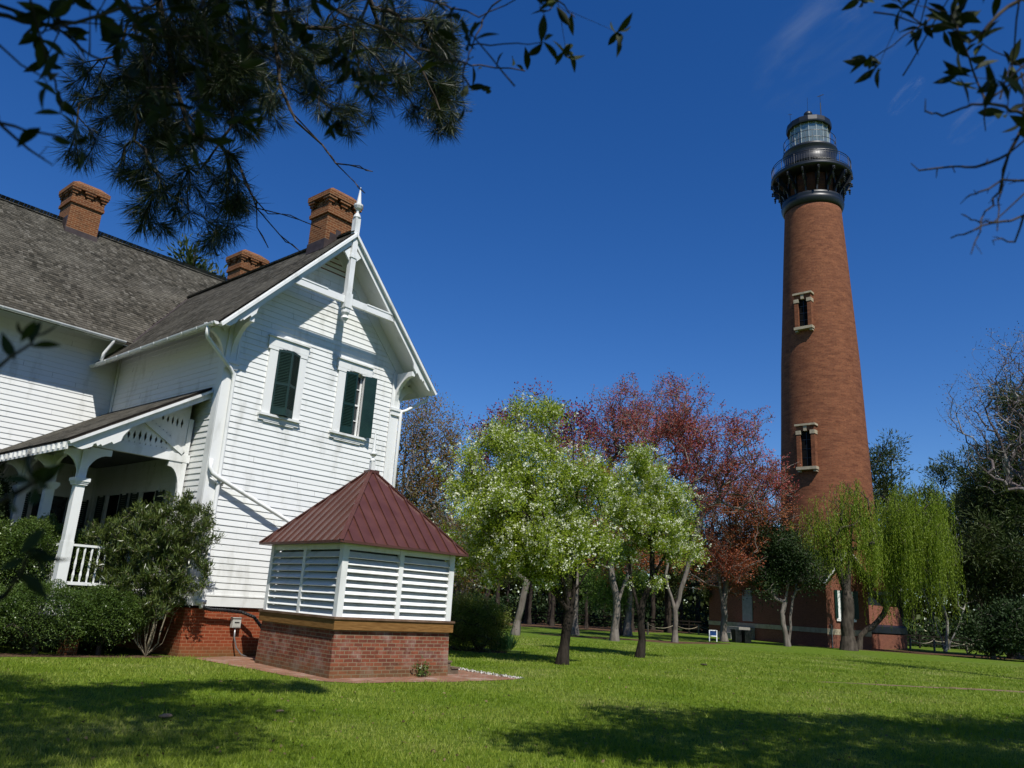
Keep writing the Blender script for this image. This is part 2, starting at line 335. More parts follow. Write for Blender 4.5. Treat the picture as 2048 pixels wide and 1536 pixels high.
GREENS = dict(
    pear=leaf_mat('pear_leaves', [(0.17, 0.23, 0.022), (0.29, 0.37, 0.04), (0.40, 0.48, 0.07), (0.15, 0.20, 0.022)], 0.48),
    petal=leaf_mat('pear_petals', [(0.62, 0.64, 0.48), (0.80, 0.80, 0.70), (0.72, 0.74, 0.60)], 0.35),
    mred=leaf_mat('maple_flowers', [(0.16, 0.028, 0.034), (0.25, 0.045, 0.040), (0.30, 0.080, 0.055), (0.20, 0.050, 0.035)], 0.2, noise=0.25),
    morange=leaf_mat('maple_samaras', [(0.18, 0.045, 0.026), (0.26, 0.070, 0.030), (0.30, 0.105, 0.040), (0.18, 0.080, 0.032)], 0.2, noise=0.25),
    mpurple=leaf_mat('maple_buds', [(0.15, 0.02, 0.045), (0.22, 0.035, 0.055), (0.11, 0.02, 0.035)], 0.2),
    bare=leaf_mat('young_buds', [(0.18, 0.12, 0.03), (0.27, 0.09, 0.04), (0.16, 0.18, 0.03), (0.24, 0.17, 0.06)], 0.3),
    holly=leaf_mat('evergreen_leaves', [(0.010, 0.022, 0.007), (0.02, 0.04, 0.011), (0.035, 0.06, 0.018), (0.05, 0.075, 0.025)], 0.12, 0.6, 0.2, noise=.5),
    willow=leaf_mat('willow_leaves', [(0.13, 0.20, 0.014), (0.21, 0.28, 0.024), (0.08, 0.13, 0.010)], 0.4, noise=0.3),
    pine=leaf_mat('pine_needles', [(0.018, 0.031, 0.009), (0.033, 0.052, 0.012), (0.058, 0.078, 0.020), (0.026, 0.038, 0.012)], 0.12, 0.5, 0.2, noise=0.4),
    pinel=leaf_mat('young_pine_needles', [(0.09, 0.16, 0.02), (0.13, 0.21, 0.03), (0.06, 0.12, 0.02)], 0.25),
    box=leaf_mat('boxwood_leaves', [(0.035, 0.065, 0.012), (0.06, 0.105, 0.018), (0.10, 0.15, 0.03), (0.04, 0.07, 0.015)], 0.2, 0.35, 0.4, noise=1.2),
    hedge=leaf_mat('sunlit_azalea_leaves', [(0.07, 0.11, 0.016), (0.14, 0.19, 0.03), (0.20, 0.22, 0.045), (0.22, 0.13, 0.04)], 0.35, 0.4, 0.4, noise=1.0),  # leaf colour raised to stand for sun on the hedge
    ole=leaf_mat('oleander_leaves', [(0.030, 0.052, 0.010), (0.060, 0.092, 0.017), (0.12, 0.15, 0.035), (0.038, 0.060, 0.012)], 0.2, 0.35, 0.45),
    daff=leaf_mat('daffodil_leaves', [(0.03, 0.09, 0.03), (0.05, 0.13, 0.045), (0.08, 0.17, 0.05)], 0.3, 0.4, 0.4),
    bay=leaf_mat('bay_leaves', [(0.012, 0.020, 0.005), (0.022, 0.034, 0.007), (0.05, 0.065, 0.012)], 0.06, 0.65, 0.2),
    near=leaf_mat('long_pine_needles', [(0.014, 0.028, 0.010), (0.025, 0.045, 0.015), (0.07, 0.08, 0.025)], 0.08, 0.45, 0.3),
    syc=leaf_mat('seed_clusters', [(0.08, 0.045, 0.035), (0.12, 0.07, 0.05)], 0.1),
    grass=leaf_mat('grass_blades', [(0.10, 0.165, 0.010), (0.165, 0.235, 0.016), (0.25, 0.30, 0.045), (0.36, 0.34, 0.14)], 0.3, 0.5, 0.2, rw=0.3, noise=0.38),
)
T={'bare': {'base': (-4.86, 41.72),
          'blobs': [(-4.74, 41.73, 9.84, 1.88, 1.88, 3.28), (-3.5, 41.85, 7.78, 1.59, 1.59, 2.3), (-4.97, 41.7, 6.61, 1.57, 1.57, 2.41), (-3.01, 41.89, 9.98, 0.81, 0.81, 1.92)]},
 'bareg': {'base': (-2.94, 51.92), 'blobs': [(-3.74, 51.87, 6.04, 2.26, 2.26, 2.97), (-2.29, 51.95, 3.92, 1.92, 1.92, 1.96)]},
 'bushR': {'base': (34.0, 56.57), 'blobs': [(33.83, 56.67, 1.85, 2.07, 2.07, 1.23), (35.49, 55.64, 2.37, 2.04, 2.04, 1.66)]},
 'hedge': {'base': (-0.55, 29.49), 'blobs': [(-1.06, 29.48, 0.84, 1.51, 1.51, 0.91), (-1.27, 29.47, 1.26, 1.16, 1.16, 0.64), (-0.17, 29.5, 0.98, 0.62, 0.62, 0.73)]},
 'holly': {'base': (20.24, 57.54), 'blobs': [(20.73, 57.37, 5.73, 1.6, 1.6, 1.74), (19.81, 57.69, 6.93, 1.26, 1.26, 1.47), (19.27, 57.88, 4.79, 1.07, 1.07, 1.02)]},
 'lowpine': {'base': (8.83, 59.35), 'blobs': [(8.75, 59.36, 3.86, 2.01, 2.01, 1.3), (7.88, 59.48, 2.75, 1.64, 1.64, 0.74)]},
 'm_a': {'base': (9.36, 59.27), 'blobs': [(9.05, 59.31, 16.27, 3.28, 3.28, 3.74), (7.79, 59.49, 13.48, 4.21, 4.21, 3.51), (11.85, 58.82, 15.54, 3.63, 3.63, 3.5)]},
 'm_b': {'base': (11.06, 51.32),
         'blobs': [(11.01, 51.33, 13.81, 3.33, 3.33, 3.4),
                   (14.26, 50.53, 11.18, 3.24, 3.24, 2.81),
                   (11.02, 51.33, 10.12, 2.94, 2.94, 2.67),
                   (14.74, 50.39, 13.5, 1.96, 1.96, 2.0),
                   (16.73, 49.76, 9.92, 1.43, 1.43, 1.94)]},
 'm_c': {'base': (16.38, 59.48),
         'blobs': [(17.58, 59.14, 9.84, 3.55, 3.55, 3.24),
                   (16.15, 59.55, 6.11, 4.07, 4.07, 2.64),
                   (19.41, 58.57, 8.41, 1.84, 1.84, 2.82),
                   (18.17, 58.96, 5.12, 2.19, 2.19, 1.68),
                   (20.0, 58.37, 11.75, 0.93, 0.93, 1.71)]},
 'm_d': {'base': (6.77, 47.52), 'blobs': [(5.38, 47.7, 9.22, 3.03, 3.03, 3.09), (6.65, 47.54, 6.28, 2.97, 2.97, 2.73)]},
 'm_e': {'base': (5.08, 53.76),
         'blobs': [(0.69, 54.0, 14.48, 2.1, 2.1, 2.32), (3.53, 53.88, 13.56, 3.14, 3.14, 2.84), (-0.55, 54.0, 11.91, 2.08, 2.08, 2.83), (-1.83, 53.97, 10.42, 1.37, 1.37, 1.75)]},
 'm_f': {'base': (1.05, 46.99), 'blobs': [(-0.65, 47.0, 6.37, 2.35, 2.35, 2.7), (-1.54, 46.97, 4.3, 2.03, 2.03, 1.78)]},
 'pear1': {'base': (1.99, 24.92),
           'blobs': [(0.62, 24.99, 5.06, 2.61, 2.61, 2.42),
                     (-1.11, 24.98, 4.95, 1.18, 1.18, 1.53),
                     (1.24, 24.97, 7.03, 1.37, 1.37, 1.23),
                     (1.16, 24.97, 7.78, 0.57, 0.57, 0.63),
                     (-0.05, 25.0, 3.08, 1.32, 1.32, 0.95),
                     (2.87, 24.84, 3.55, 0.7, 0.7, 1.1),
                     (2.44, 24.88, 4.76, 1.33, 1.33, 1.92),
                     (-0.31, 25.0, 3.52, 1.55, 1.55, 1.11),
                     (1.63, 24.95, 3.64, 1.71, 1.71, 1.19),
                     (-0.27, 25.0, 6.7, 0.97, 0.97, 0.98)]},
 'pear2': {'base': (5.42, 31.34),
           'blobs': [(5.45, 31.33, 5.73, 1.88, 1.88, 2.32),
                     (4.59, 31.47, 5.1, 1.19, 1.19, 2.22),
                     (6.4, 31.15, 4.79, 1.07, 1.07, 2.19),
                     (5.42, 31.33, 7.33, 1.0, 1.0, 0.82),
                     (6.58, 31.11, 6.36, 0.69, 0.69, 0.91)]},
 'pineR1': {'base': (45.17, 94.79), 'blobs': [(46.37, 94.21, 21.3, 3.04, 3.04, 3.1), (46.55, 94.12, 15.85, 3.58, 3.58, 4.26)]},
 'pineR2': {'base': (47.77, 87.85), 'blobs': [(49.24, 87.04, 19.07, 3.08, 3.08, 2.85), (48.65, 87.37, 13.51, 3.87, 3.87, 4.51)]},
 'ptop': {'base': (-21.68, 58.08), 'blobs': [(-25.53, 56.5, 25.07, 1.15, 1.15, 0.78), (-24.65, 56.89, 24.26, 1.54, 1.54, 1.57)]},
 'rcedar': {'base': (38.31, 60.96),
            'blobs': [(40.18, 59.75, 17.14, 2.73, 2.73, 4.38),
                      (39.47, 60.22, 11.69, 3.84, 3.84, 4.31),
                      (37.46, 61.49, 12.91, 1.77, 1.77, 3.21),
                      (39.01, 60.52, 6.07, 4.51, 4.51, 3.45),
                      (36.88, 61.84, 7.12, 2.7, 2.7, 3.54)]},
 'syc': {'base': (21.44, 31.37),
         'blobs': [(20.82, 31.79, 12.43, 1.48, 1.48, 2.05), (19.79, 32.44, 11.0, 1.6, 1.6, 1.74), (21.77, 31.15, 11.44, 1.86, 1.86, 2.95), (20.56, 31.96, 9.0, 1.86, 1.86, 1.9)]},
 'white': {'base': (38.18, 70.3), 'blobs': [(37.69, 70.57, 8.06, 2.2, 2.2, 4.04), (39.68, 69.46, 7.69, 2.17, 2.17, 3.98)]},
 'willow': {'base': (24.29, 57.04),
            'blobs': [(24.17, 57.09, 8.92, 2.34, 2.34, 2.94), (25.46, 56.53, 10.37, 1.8, 1.8, 1.65), (22.42, 57.8, 7.98, 1.81, 1.81, 2.22), (25.94, 56.31, 8.24, 1.24, 1.24, 1.81)]},
 'willow2': {'base': (26.45, 60.47),
             'blobs': [(29.47, 59.05, 9.07, 2.79, 2.79, 2.85), (31.47, 58.01, 8.37, 2.01, 2.01, 3.16), (30.18, 58.69, 10.93, 2.99, 2.99, 1.71), (28.33, 59.61, 7.58, 1.49, 1.49, 1.9)]}}
PB=[(0.03, [(-4.369, 7.291, 8.553), (-4.276, 7.811, 7.789), (-3.835, 7.469, 6.762), (-3.513, 7.323, 6.144), (-3.608, 7.918, 6.321)]), (0.012, [(-3.46, 7.213, 6.076), (-3.35, 7.682, 6.266), (-2.951, 7.33, 5.81), (-2.704, 7.15, 5.381), (-2.841, 7.681, 5.523), (-2.616, 7.884, 5.321), (-2.229, 7.403, 4.926)]), (0.007, [(-2.775, 7.503, 5.432), (-2.66, 7.947, 5.604), (-2.321, 7.553, 5.35), (-2.039, 7.367, 5.178)]), (0.006, [(-2.775, 7.503, 5.432), (-2.872, 7.873, 5.388), (-2.58, 7.469, 4.978)]), (0.028, [(-3.16, 7.891, 9.244), (-3.245, 8.292, 8.412), (-2.877, 7.888, 7.202), (-2.57, 7.705, 6.618)]), (0.013, [(-2.626, 7.874, 6.728), (-2.429, 8.349, 6.742), (-2.124, 7.918, 6.253), (-1.911, 7.698, 6.115), (-1.789, 8.306, 6.405)]), (0.007, [(-2.15, 8.017, 6.311), (-2.077, 8.443, 6.386), (-1.779, 8.003, 5.954)]), (0.02, [(-3.7, 7.652, 8.532), (-3.561, 8.162, 7.704), (-3.272, 7.732, 6.542), (-3.281, 7.43, 6.038), (-3.62, 7.913, 6.064)]), (0.02, [(-2.457, 8.45, 9.695), (-2.062, 8.985, 8.928), (-1.41, 8.577, 8.109), (-1.073, 8.34, 7.312)])]
OB=[('e', 0.006, [(-0.945, 2.422, 3.766), (-0.726, 2.625, 3.791), (-0.501, 2.519, 3.637), (-0.335, 2.462, 3.499), (-0.202, 2.654, 3.631), (-0.025, 2.7, 3.651)]), ('', 0.005, [(-0.602, 2.529, 3.867), (-0.368, 2.699, 3.941), (-0.214, 2.559, 3.772), (-0.078, 2.483, 3.796)]), ('e', 0.004, [(-0.083, 2.499, 3.901), (-0.204, 2.611, 3.805), (-0.22, 2.46, 3.555), (-0.239, 2.377, 3.374), (-0.237, 2.548, 3.362)]), ('e', 0.004, [(-0.26, 2.587, 3.53), (-0.228, 2.714, 3.559), (-0.16, 2.563, 3.465)]), ('m', 0.007, [(-1.416, 1.683, 2.957), (-1.363, 1.859, 3.067), (-1.224, 1.795, 3.027), (-1.104, 1.789, 3.08), (-1.01, 2.013, 3.277)]), ('m', 0.006, [(-1.424, 1.677, 3.004), (-1.324, 1.887, 3.074), (-1.183, 1.823, 2.951), (-1.057, 1.817, 2.885)]), ('e', 0.004, [(-1.28, 1.537, 2.786), (-1.291, 1.65, 2.833), (-1.148, 1.608, 2.729), (-1.096, 1.565, 2.681)]), ('E', 0.005, [(-1.244, 1.566, 2.56), (-1.26, 1.674, 2.637), (-1.125, 1.624, 2.587), (-1.03, 1.61, 2.552)]), ('t', 0.004, [(-1.203, 1.598, 2.587), (-1.203, 1.716, 2.594), (-1.093, 1.645, 2.518)]), ('e', 0.004, [(-1.278, 1.79, 2.919), (-1.31, 1.897, 2.919), (-1.221, 1.798, 2.814), (-1.171, 1.746, 2.722)]), ('m', 0.005, [(-1.066, 2.15, 3.506), (-1.049, 2.285, 3.425), (-0.821, 2.224, 3.255), (-0.666, 2.194, 3.112), (-0.614, 2.379, 3.198)]), ('m', 0.005, [(-1.28, 2.03, 3.379), (-1.28, 2.164, 3.308), (-1.153, 2.071, 3.095), (-1.059, 2.034, 2.903), (-1.105, 2.194, 2.928)]), ('m', 0.004, [(-0.752, 2.279, 3.649), (-0.693, 2.417, 3.518), (-0.508, 2.315, 3.268), (-0.433, 2.252, 3.104)]), ('m', 0.004, [(-1.175, 2.093, 3.425), (-1.138, 2.242, 3.343), (-1.019, 2.14, 3.049), (-0.984, 2.071, 2.9)]), ('m', 0.004, [(0.097, 2.298, 3.772), (0.08, 2.408, 3.741), (0.051, 2.271, 3.576), (0.017, 2.198, 3.506)]), ('m', 0.003, [(0.076, 2.299, 3.643), (0.118, 2.407, 3.698), (0.138, 2.268, 3.548)]), ('', 0.008, [(1.533, 1.847, 3.472), (1.509, 2.011, 3.504), (1.355, 1.945, 3.349), (1.292, 1.895, 3.268), (1.351, 2.052, 3.361)]), ('t', 0.006, [(1.473, 1.895, 2.971), (1.478, 2.034, 3.102), (1.359, 1.942, 3.056), (1.277, 1.905, 3.035), (1.319, 2.073, 3.139), (1.29, 2.132, 3.149), (1.164, 2.006, 3.071)]), ('L', 0.004, [(1.336, 1.993, 3.102), (1.389, 2.096, 3.251), (1.298, 1.984, 3.248), (1.238, 1.93, 3.297), (1.317, 2.074, 3.479)]), ('m', 0.004, [(1.227, 2.063, 3.674), (1.266, 2.172, 3.68), (1.2, 2.045, 3.492)]), ('m', 0.004, [(1.178, 2.091, 3.698), (1.221, 2.198, 3.7), (1.136, 2.081, 3.528)]), ('t', 0.003, [(1.336, 1.993, 3.102), (1.394, 2.092, 3.077)]), ('t', 0.007, [(1.61, 2.042, 3.254), (1.598, 2.206, 3.197), (1.468, 2.107, 3.013), (1.369, 2.074, 2.95), (1.39, 2.27, 3.061), (1.325, 2.352, 3.091)]), ('t', 0.004, [(1.486, 2.133, 3.031), (1.525, 2.257, 2.969), (1.392, 2.158, 2.811), (1.318, 2.106, 2.669)]), ('t', 0.004, [(1.486, 2.133, 3.031), (1.535, 2.25, 3.001), (1.424, 2.137, 2.766)]), ('t', 0.005, [(1.581, 2.064, 2.914), (1.582, 2.217, 2.993), (1.448, 2.121, 2.931), (1.346, 2.088, 2.862), (1.414, 2.255, 2.94)]), ('t', 0.005, [(1.573, 2.07, 2.818), (1.573, 2.224, 2.874), (1.416, 2.142, 2.794), (1.326, 2.101, 2.741), (1.369, 2.282, 2.81)]), ('t', 0.003, [(1.434, 2.169, 2.809), (1.463, 2.298, 2.888), (1.35, 2.185, 2.842)]), ('t', 0.004, [(1.501, 2.123, 2.817), (1.546, 2.242, 2.789), (1.412, 2.145, 2.738)]), ('m', 0.004, [(1.427, 1.804, 3.206), (1.428, 1.94, 3.198), (1.308, 1.858, 3.069), (1.222, 1.827, 3.012)]), ('E', 0.006, [(-0.984, 1.387, 1.895), (-1.001, 1.473, 1.971), (-0.924, 1.402, 1.984), (-0.873, 1.37, 2.001)]), ('E', 0.007, [(-0.846, 1.239, 1.698), (-0.841, 1.327, 1.709), (-0.771, 1.265, 1.726), (-0.729, 1.234, 1.74)]), ('E', 0.006, [(-0.855, 1.352, 1.533), (-0.858, 1.44, 1.565), (-0.797, 1.365, 1.6), (-0.765, 1.324, 1.64)])]
TB=[(-4.76, 7.64, 6.82, 0.28, 0.28, 0.4, 18), (-4.67, 7.46, 6.02, 0.16, 0.16, 0.22, 8), (-4.3, 7.68, 7.27, 0.34, 0.34, 0.63, 54), (-3.69, 7.77, 7.52, 0.52, 0.52, 0.59, 94), (-3.92, 7.54, 6.37, 0.43, 0.43, 0.33, 45), (-3.32, 7.93, 7.0, 0.46, 0.46, 0.35, 54), (-3.15, 8.43, 8.16, 0.5, 0.5, 0.57, 48), (-4.05, 7.36, 5.76, 0.26, 0.26, 0.26, 14), (-3.7, 7.43, 5.42, 0.31, 0.31, 0.26, 16), (-3.31, 7.5, 5.72, 0.42, 0.42, 0.32, 21), (-3.19, 7.55, 5.23, 0.23, 0.23, 0.21, 9), (-1.06, 9.14, 8.02, 0.17, 0.17, 0.48, 13), (-1.34, 9.1, 9.08, 0.37, 0.37, 0.35, 18), (-3.83, 7.36, 5.15, 0.1, 0.1, 0.1, 4), (-3.05, 7.61, 5.56, 0.16, 0.16, 0.22, 10), (-2.41, 8.88, 8.66, 0.53, 0.53, 0.47, 35), (-1.67, 9.05, 8.93, 0.61, 0.61, 0.41, 40), (-1.23, 9.12, 8.54, 0.27, 0.27, 0.62, 29), (-1.84, 9.01, 8.03, 0.59, 0.59, 0.34, 35), (-2.41, 8.88, 7.52, 0.32, 0.32, 0.2, 13), (-1.16, 9.13, 7.7, 0.2, 0.2, 0.27, 13), (-2.71, 8.79, 8.03, 0.39, 0.39, 0.39, 18), (-3.62, 7.8, 8.11, 0.94, 0.94, 0.24, 40)]
CL_=[((1740, 3703, 3211), 1381, 723, 0.524, 'faint broad veil of cloud near the top of the sky left of the oak leaves'), ((2101, 3793, 2872), 296, 131, 0.698, 'tiny diagonal wisp of cloud right of the tower top'), ((2439, 3713, 2704), 427, 197, 0.559, 'small bright wisp of cloud behind the bare twigs'), ((1620, 3756, 3212), 657, 394, 0.436, 'thin patch of veil cloud above the tower')]
# ---------------------------------------------------------------- the setting
HO = Vector((-7.13, 19.62, 0)); HA = R_(48.71)
def HW(u, v, z=0): # house axes to world
    return Vector((HO.x + u * math.cos(HA) - v * math.sin(HA), HO.y + u * math.sin(HA) + v * math.cos(HA), z))
def ground_mat():
    m = bpy.data.materials.new('lawn_ground'); t = nodes(m); tc = N(t, 'ShaderNodeTexCoord')
    a = N(t, 'ShaderNodeTexNoise', i_Scale=0.35, i_Detail=8.0, i_Roughness=0.6); L(t, tc.outputs['Object'], a.inputs['Vector'])
    b = N(t, 'ShaderNodeTexNoise', i_Scale=5.0, i_Detail=10.0, i_Roughness=0.8); L(t, tc.outputs['Object'], b.inputs['Vector'])
    c1 = ramp(t, b.outputs[0], [(0.32, (0.03, 0.06, 0.005)), (0.5, (0.085, 0.14, 0.010)), (0.68, (0.17, 0.22, 0.03))])
    c2 = ramp(t, b.outputs[0], [(0.3, (0.05, 0.08, 0.012)), (0.55, (0.13, 0.15, 0.04)), (0.72, (0.22, 0.21, 0.09))])
    col = mixc(t, ramp(t, a.outputs[0], [(0.5, (0, 0, 0)), (0.68, (0.75,) * 3)]), c1, c2)
    finish(t, col, 0.9, 0.1, 0, b.outputs[0], 0.8, 0.05); return m
gv = []; gf = []
xs = [-4000, -600, -150, -60, -30, 0, 30, 60, 150, 600, 4000]; ys = [-4000, -300, -60, -10, 10, 30, 60, 100, 180, 600, 6000]
for y in ys:
    for x in xs: gv.append((x, y, 0))
for j in range(len(ys) - 1):
    for i in range(len(xs) - 1): gf.append((j * 11 + i, j * 11 + i + 1, (j + 1) * 11 + i + 1, (j + 1) * 11 + i))
g = MB().add(gv, gf).build('lawn', ground_mat()); tag(g, kind='structure')
def patch(name, pts, z, mat, seed=1, jag=0.12, sub=6, kind='structure', label=None, cat=None):
    rg = np.random.default_rng(seed); P = [np.array(p, float) for p in pts]; out = []
    for i in range(len(P)):
        a = P[i]; b = P[(i + 1) % len(P)]
        for k in range(sub): out.append(a + (b - a) * k / sub + (rg.normal(size=2) * jag if k else 0))
    o = MB().add([(p[0], p[1], z) for p in out], [tuple(range(len(out)))]).build(name, mat)
    return tag(o, label, cat, kind=kind)
litter = plain('leaf_litter', (0.05, 0.03, 0.018), (0.15, 0.085, 0.045), 6, 0.95, 0.1, bs=0.8, bd=0.04, detail=10)
dirt = plain('bare_dirt', (0.13, 0.085, 0.055), (0.24, 0.16, 0.11), 3, 0.95, 0.1, bs=0.6, bd=0.02, detail=10)
mulch = plain('mulch_bed', (0.03, 0.018, 0.012), (0.16, 0.10, 0.06), 14, 0.95, 0.1, bs=0.8, bd=0.03, detail=10)
patch('forest_floor', [(-60, 72), (-20, 66), (2, 67), (12, 72), (20, 84), (40, 90), (60, 78), (120, 60), (300, 200), (0, 420), (-300, 200)], 0.004, litter, 3, 0.5)
patch('mulch_strip', [(2.5, 50.5), (6, 50), (11, 49.5), (16, 56.5), (11, 53.5), (4, 52.5)], 0.004, litter, 4, 0.25)
patch('leafy_strip', [(21, 62.5), (30, 58.5), (40, 60), (60, 62), (64, 70), (44, 66), (34, 66), (24, 66)], 0.004, litter, 5, 0.3)
patch('worn_track', [(8.1, 23.75), (10.4, 24.4), (12.8, 24.65), (14.5, 25.0), (16.0, 25.05), (22, 25.6), (22, 26.0), (16.0, 25.6), (14.5, 25.5), (12.8, 25.0), (10.4, 24.6)], 0.004, dirt, 6, 0.07, 10)
patch('planting_bed', [(-2.2, 28.6), (-0.4, 28.2), (0.5, 28.9), (0.4, 30.4), (-1.5, 31.5), (-3, 31)], 0.004, mulch, 7, 0.1)
bp = [HW(-4.6, 0.3), HW(-2.6, 0.15), HW(-1.4, -0.2), HW(-0.45, -0.15), HW(-0.33, 0.5), HW(-3, 0.9), HW(-5, 2.2)]
patch('shrub_bed', [(p.x, p.y) for p in bp], 0.004, mulch, 8, 0.07)
pave = brick_mat('brick_paving', (0.27, 0.12, 0.07), (0.18, 0.085, 0.055), (0.20, 0.15, 0.095), stain=(0.20, 0.165, 0.125), eff=.5, bw=0.2, rh=0.1, bs=0.4)
pp = [(-7.02, 19.36), (-5.4, 17.9), (-4.2, 16.75), (-3.3, 16.05), (-2.6, 16.05), (-1.6, 16.95), (-0.8, 17.55), (0.1, 18.45), (0.62, 19.15), (-0.1, 19.75), (-0.7, 20.5), (-1.4, 21.4), (-3.3, 23.5), (-6.5, 20.3)]
patch('brick_path', pp, 0.008, pave, 9, 0.03)
# crushed shell edging along the path, loose pieces nobody could count
rg = np.random.default_rng(3); A = np.array([(0.62, 19.15), (-0.1, 19.8), (-0.7, 20.55), (-1.3, 21.3)]); n = 420
k = rg.integers(0, 3, n); f = rg.random(n)[:, None]; q = A[k] + (A[k + 1] - A[k]) * f + rg.normal(size=(n, 2)) * 0.06
V, F = cards(np.c_[q, np.full(n, 0.02)], np.c_[rg.normal(size=(n, 2)), rg.random(n) * 0.5], np.full(n, 0.05), np.full(n, 0.045), rg)
tag(link('shell_edging', mesh_np('shell_edging', V, F), plain('crushed_shell', (0.4, 0.38, 0.34), (0.62, 0.6, 0.55), 9)), 'line of crushed white shell edging the brick path', 'shell edging', kind='stuff')

# ---------------------------------------------------------------- keeper's house
H = empty('keepers_house', HO, HA, 'white clapboard house with steep shingle roof, gable trim and three brick chimneys', 'house')
def part(mb, name, mat, par=None, **kw): return mb.build(name, mat, H if par is None else par, **kw)
UC, HW2, WR, MS = 2.62, 2.92, 11.8, 1.068        # wing centre, half width, ridge height, slope
UL, UR = -0.3, 5.54
def siding(mb, org, ax, nr, z0, z1, xl, xr, holes=(), ex=0.152):
    org = Vector(org); ax = Vector(ax); nr = Vector(nr); z = z0; rg = random.Random(int(org.x * 10 + z0))
    while z < z1 - 0.02:
        zt = min(z + ex, z1); iv = [(xl(z), xr(z), xl(zt), xr(zt))]
        for (a, b, c, d) in holes:
            if c < (z + zt) / 2 < d:
                nv = []
                for (l0, r0, l1, r1) in iv:
                    if a > min(l0, l1) and b < max(r0, r1): nv += [(l0, a, l1, a), (b, r0, b, r1)]
                    else: nv.append((l0, r0, l1, r1))
                iv = nv
        for (l0, r0, l1, r1) in iv:
            if r0 - l0 < 0.01 and r1 - l1 < 0.01: continue
            r0 = max(r0, l0); r1 = max(r1, l1)
            cut = rg.uniform(max(l0, l1) + .3, min(r0, r1) - .3) if min(r0, r1) - max(l0, l1) > 2.2 and rg.random() < .75 else None
            segs = [(l0, r0, l1, r1)] if cut is None else [(l0, cut - .0025, l1, cut - .0025), (cut + .0025, r0, cut + .0025, r1)]
            for (l0, r0, l1, r1) in segs:
              j = rg.uniform(-.003, .003); p = lambda x, o, zz: org + ax * x + nr * o + Vector((0, 0, zz))
              mb.add([p(l0, .023 + j, z), p(r0, .023 + j, z), p(r1, .006, zt), p(l1, .006, zt), p(l0, 0, z), p(r0, 0, z)], [(0, 1, 2, 3), (4, 5, 1, 0)])
            continue
            p = lambda x, o, zz: org + ax * x + nr * o + Vector((0, 0, zz))
            j = rg.uniform(-.0015, .0015)
            mb.add([p(l0, .023 + j, z), p(r0, .023 + j, z), p(r1, .006, zt), p(l1, .006, zt), p(l0, 0, z), p(r0, 0, z)], [(0, 1, 2, 3), (4, 5, 1, 0)])
        z = zt
W1 = (1.13, 1.83, 6.08, 7.94); W2 = (3.42, 4.12, 6.05, 7.94)
mb = MB()
gl = lambda z: max(UL, UC - (WR - 0.22 - z) / MS); gr = lambda z: min(UR, UC + (WR - 0.22 - z) / MS)
siding(mb, (0, 0, 0), (1, 0, 0), (0, -1, 0), 1.42, 11.5, gl, gr, [W1, W2])
siding(mb, (UL, 0, 0), (0, 1, 0), (-1, 0, 0), 1.42, 8.6, lambda z: 0, lambda z: 6.5, [(2.4, 3.3, 1.9, 4.0), (4.5, 5.4, 1.9, 4.0)])
siding(mb, (UR, 0, 0), (0, 1, 0), (1, 0, 0), 1.42, 8.6, lambda z: 0, lambda z: 6.5)
siding(mb, (0, 6.5, 0), (1, 0, 0), (0, -1, 0), 1.42, 9.3, lambda z: -9, lambda z: UL, [(-1.9, -0.9, 1.35, 3.9)])
siding(mb, (0, 6.5, 0), (1, 0, 0), (0, -1, 0), 1.42, 9.3, lambda z: UR, lambda z: 10.2)
for (uu, sgn) in ((-9, -1), (10.2, 1)):
    siding(mb, (uu, 0, 0), (0, 1, 0), (sgn, 0, 0), 1.42, 13.4, lambda z: max(6.5, 10.9 - (13.5 - z) / .972), lambda z: min(15.3, 10.9 + (13.5 - z) / .972))
siding(mb, (0, 15.3, 0), (1, 0, 0), (0, 1, 0), 1.42, 9.3, lambda z: -9, lambda z: 10.2)
walls = part(mb, 'clapboard_wall', white)
# sheathing behind the boards and skirt
mb = MB(); mb.box(UL + .02, UR - .02, 0.16, 6.4, 1.1, 8.3).box(-8.97, 10.17, 6.62, 15.25, 1.1, 8.6)
mb.box(UL + .02, W1[0], .01, .16, 1.1, 8.3).box(W1[1], W2[0], .01, .16, 1.1, 8.3).box(W2[1], UR - .02, .01, .16, 1.1, 8.3)
part(mb, 'wall_framing', darkm)
mb = MB(); mb.box(UL - .03, UR + .03, -.035, .05, 1.16, 1.42).box(UL - .035, UL, .05, 6.45, 1.16, 1.42).box(UR, UR + .035, .05, 6.45, 1.16, 1.42)
mb.box(-9, UL - .04, 6.465, 6.5, 1.16, 1.42).box(UR + .04, 10.2, 6.465, 6.5, 1.16, 1.42)
mb.box(UL - .045, UR + .045, -.05, -.035, 1.40, 1.43)
part(mb, 'skirt_board', white)
part(MB().box(UL - .035, 0.0, -.04, .0, 1.43, 8.35).box(UL - .04, UL, .0, .26, 1.43, 8.6).box(-.045, .02, -.055, -.04, 1.43, 8.3), 'corner_board', white)
part(MB().box(UR - .3, UR + .035, -.04, .0, 1.43, 8.35).box(UR, UR + .04, .0, .26, 1.43, 8.6).box(UR - .33, UR - .27, -.055, -.04, 1.43, 8.3), 'corner_board', white)
part(MB().box(UL - .045, UL - .025, 6.3, 6.46, 1.43, 8.6), 'corner_board', white)
# foundation
mb = MB(); mb.box(UL + .03, UR - .03, .03, 6.55, 0, 1.16).box(-8.97, 10.17, 6.53, 15.27, 0, 1.16)
part(mb, 'foundation', brick_new)
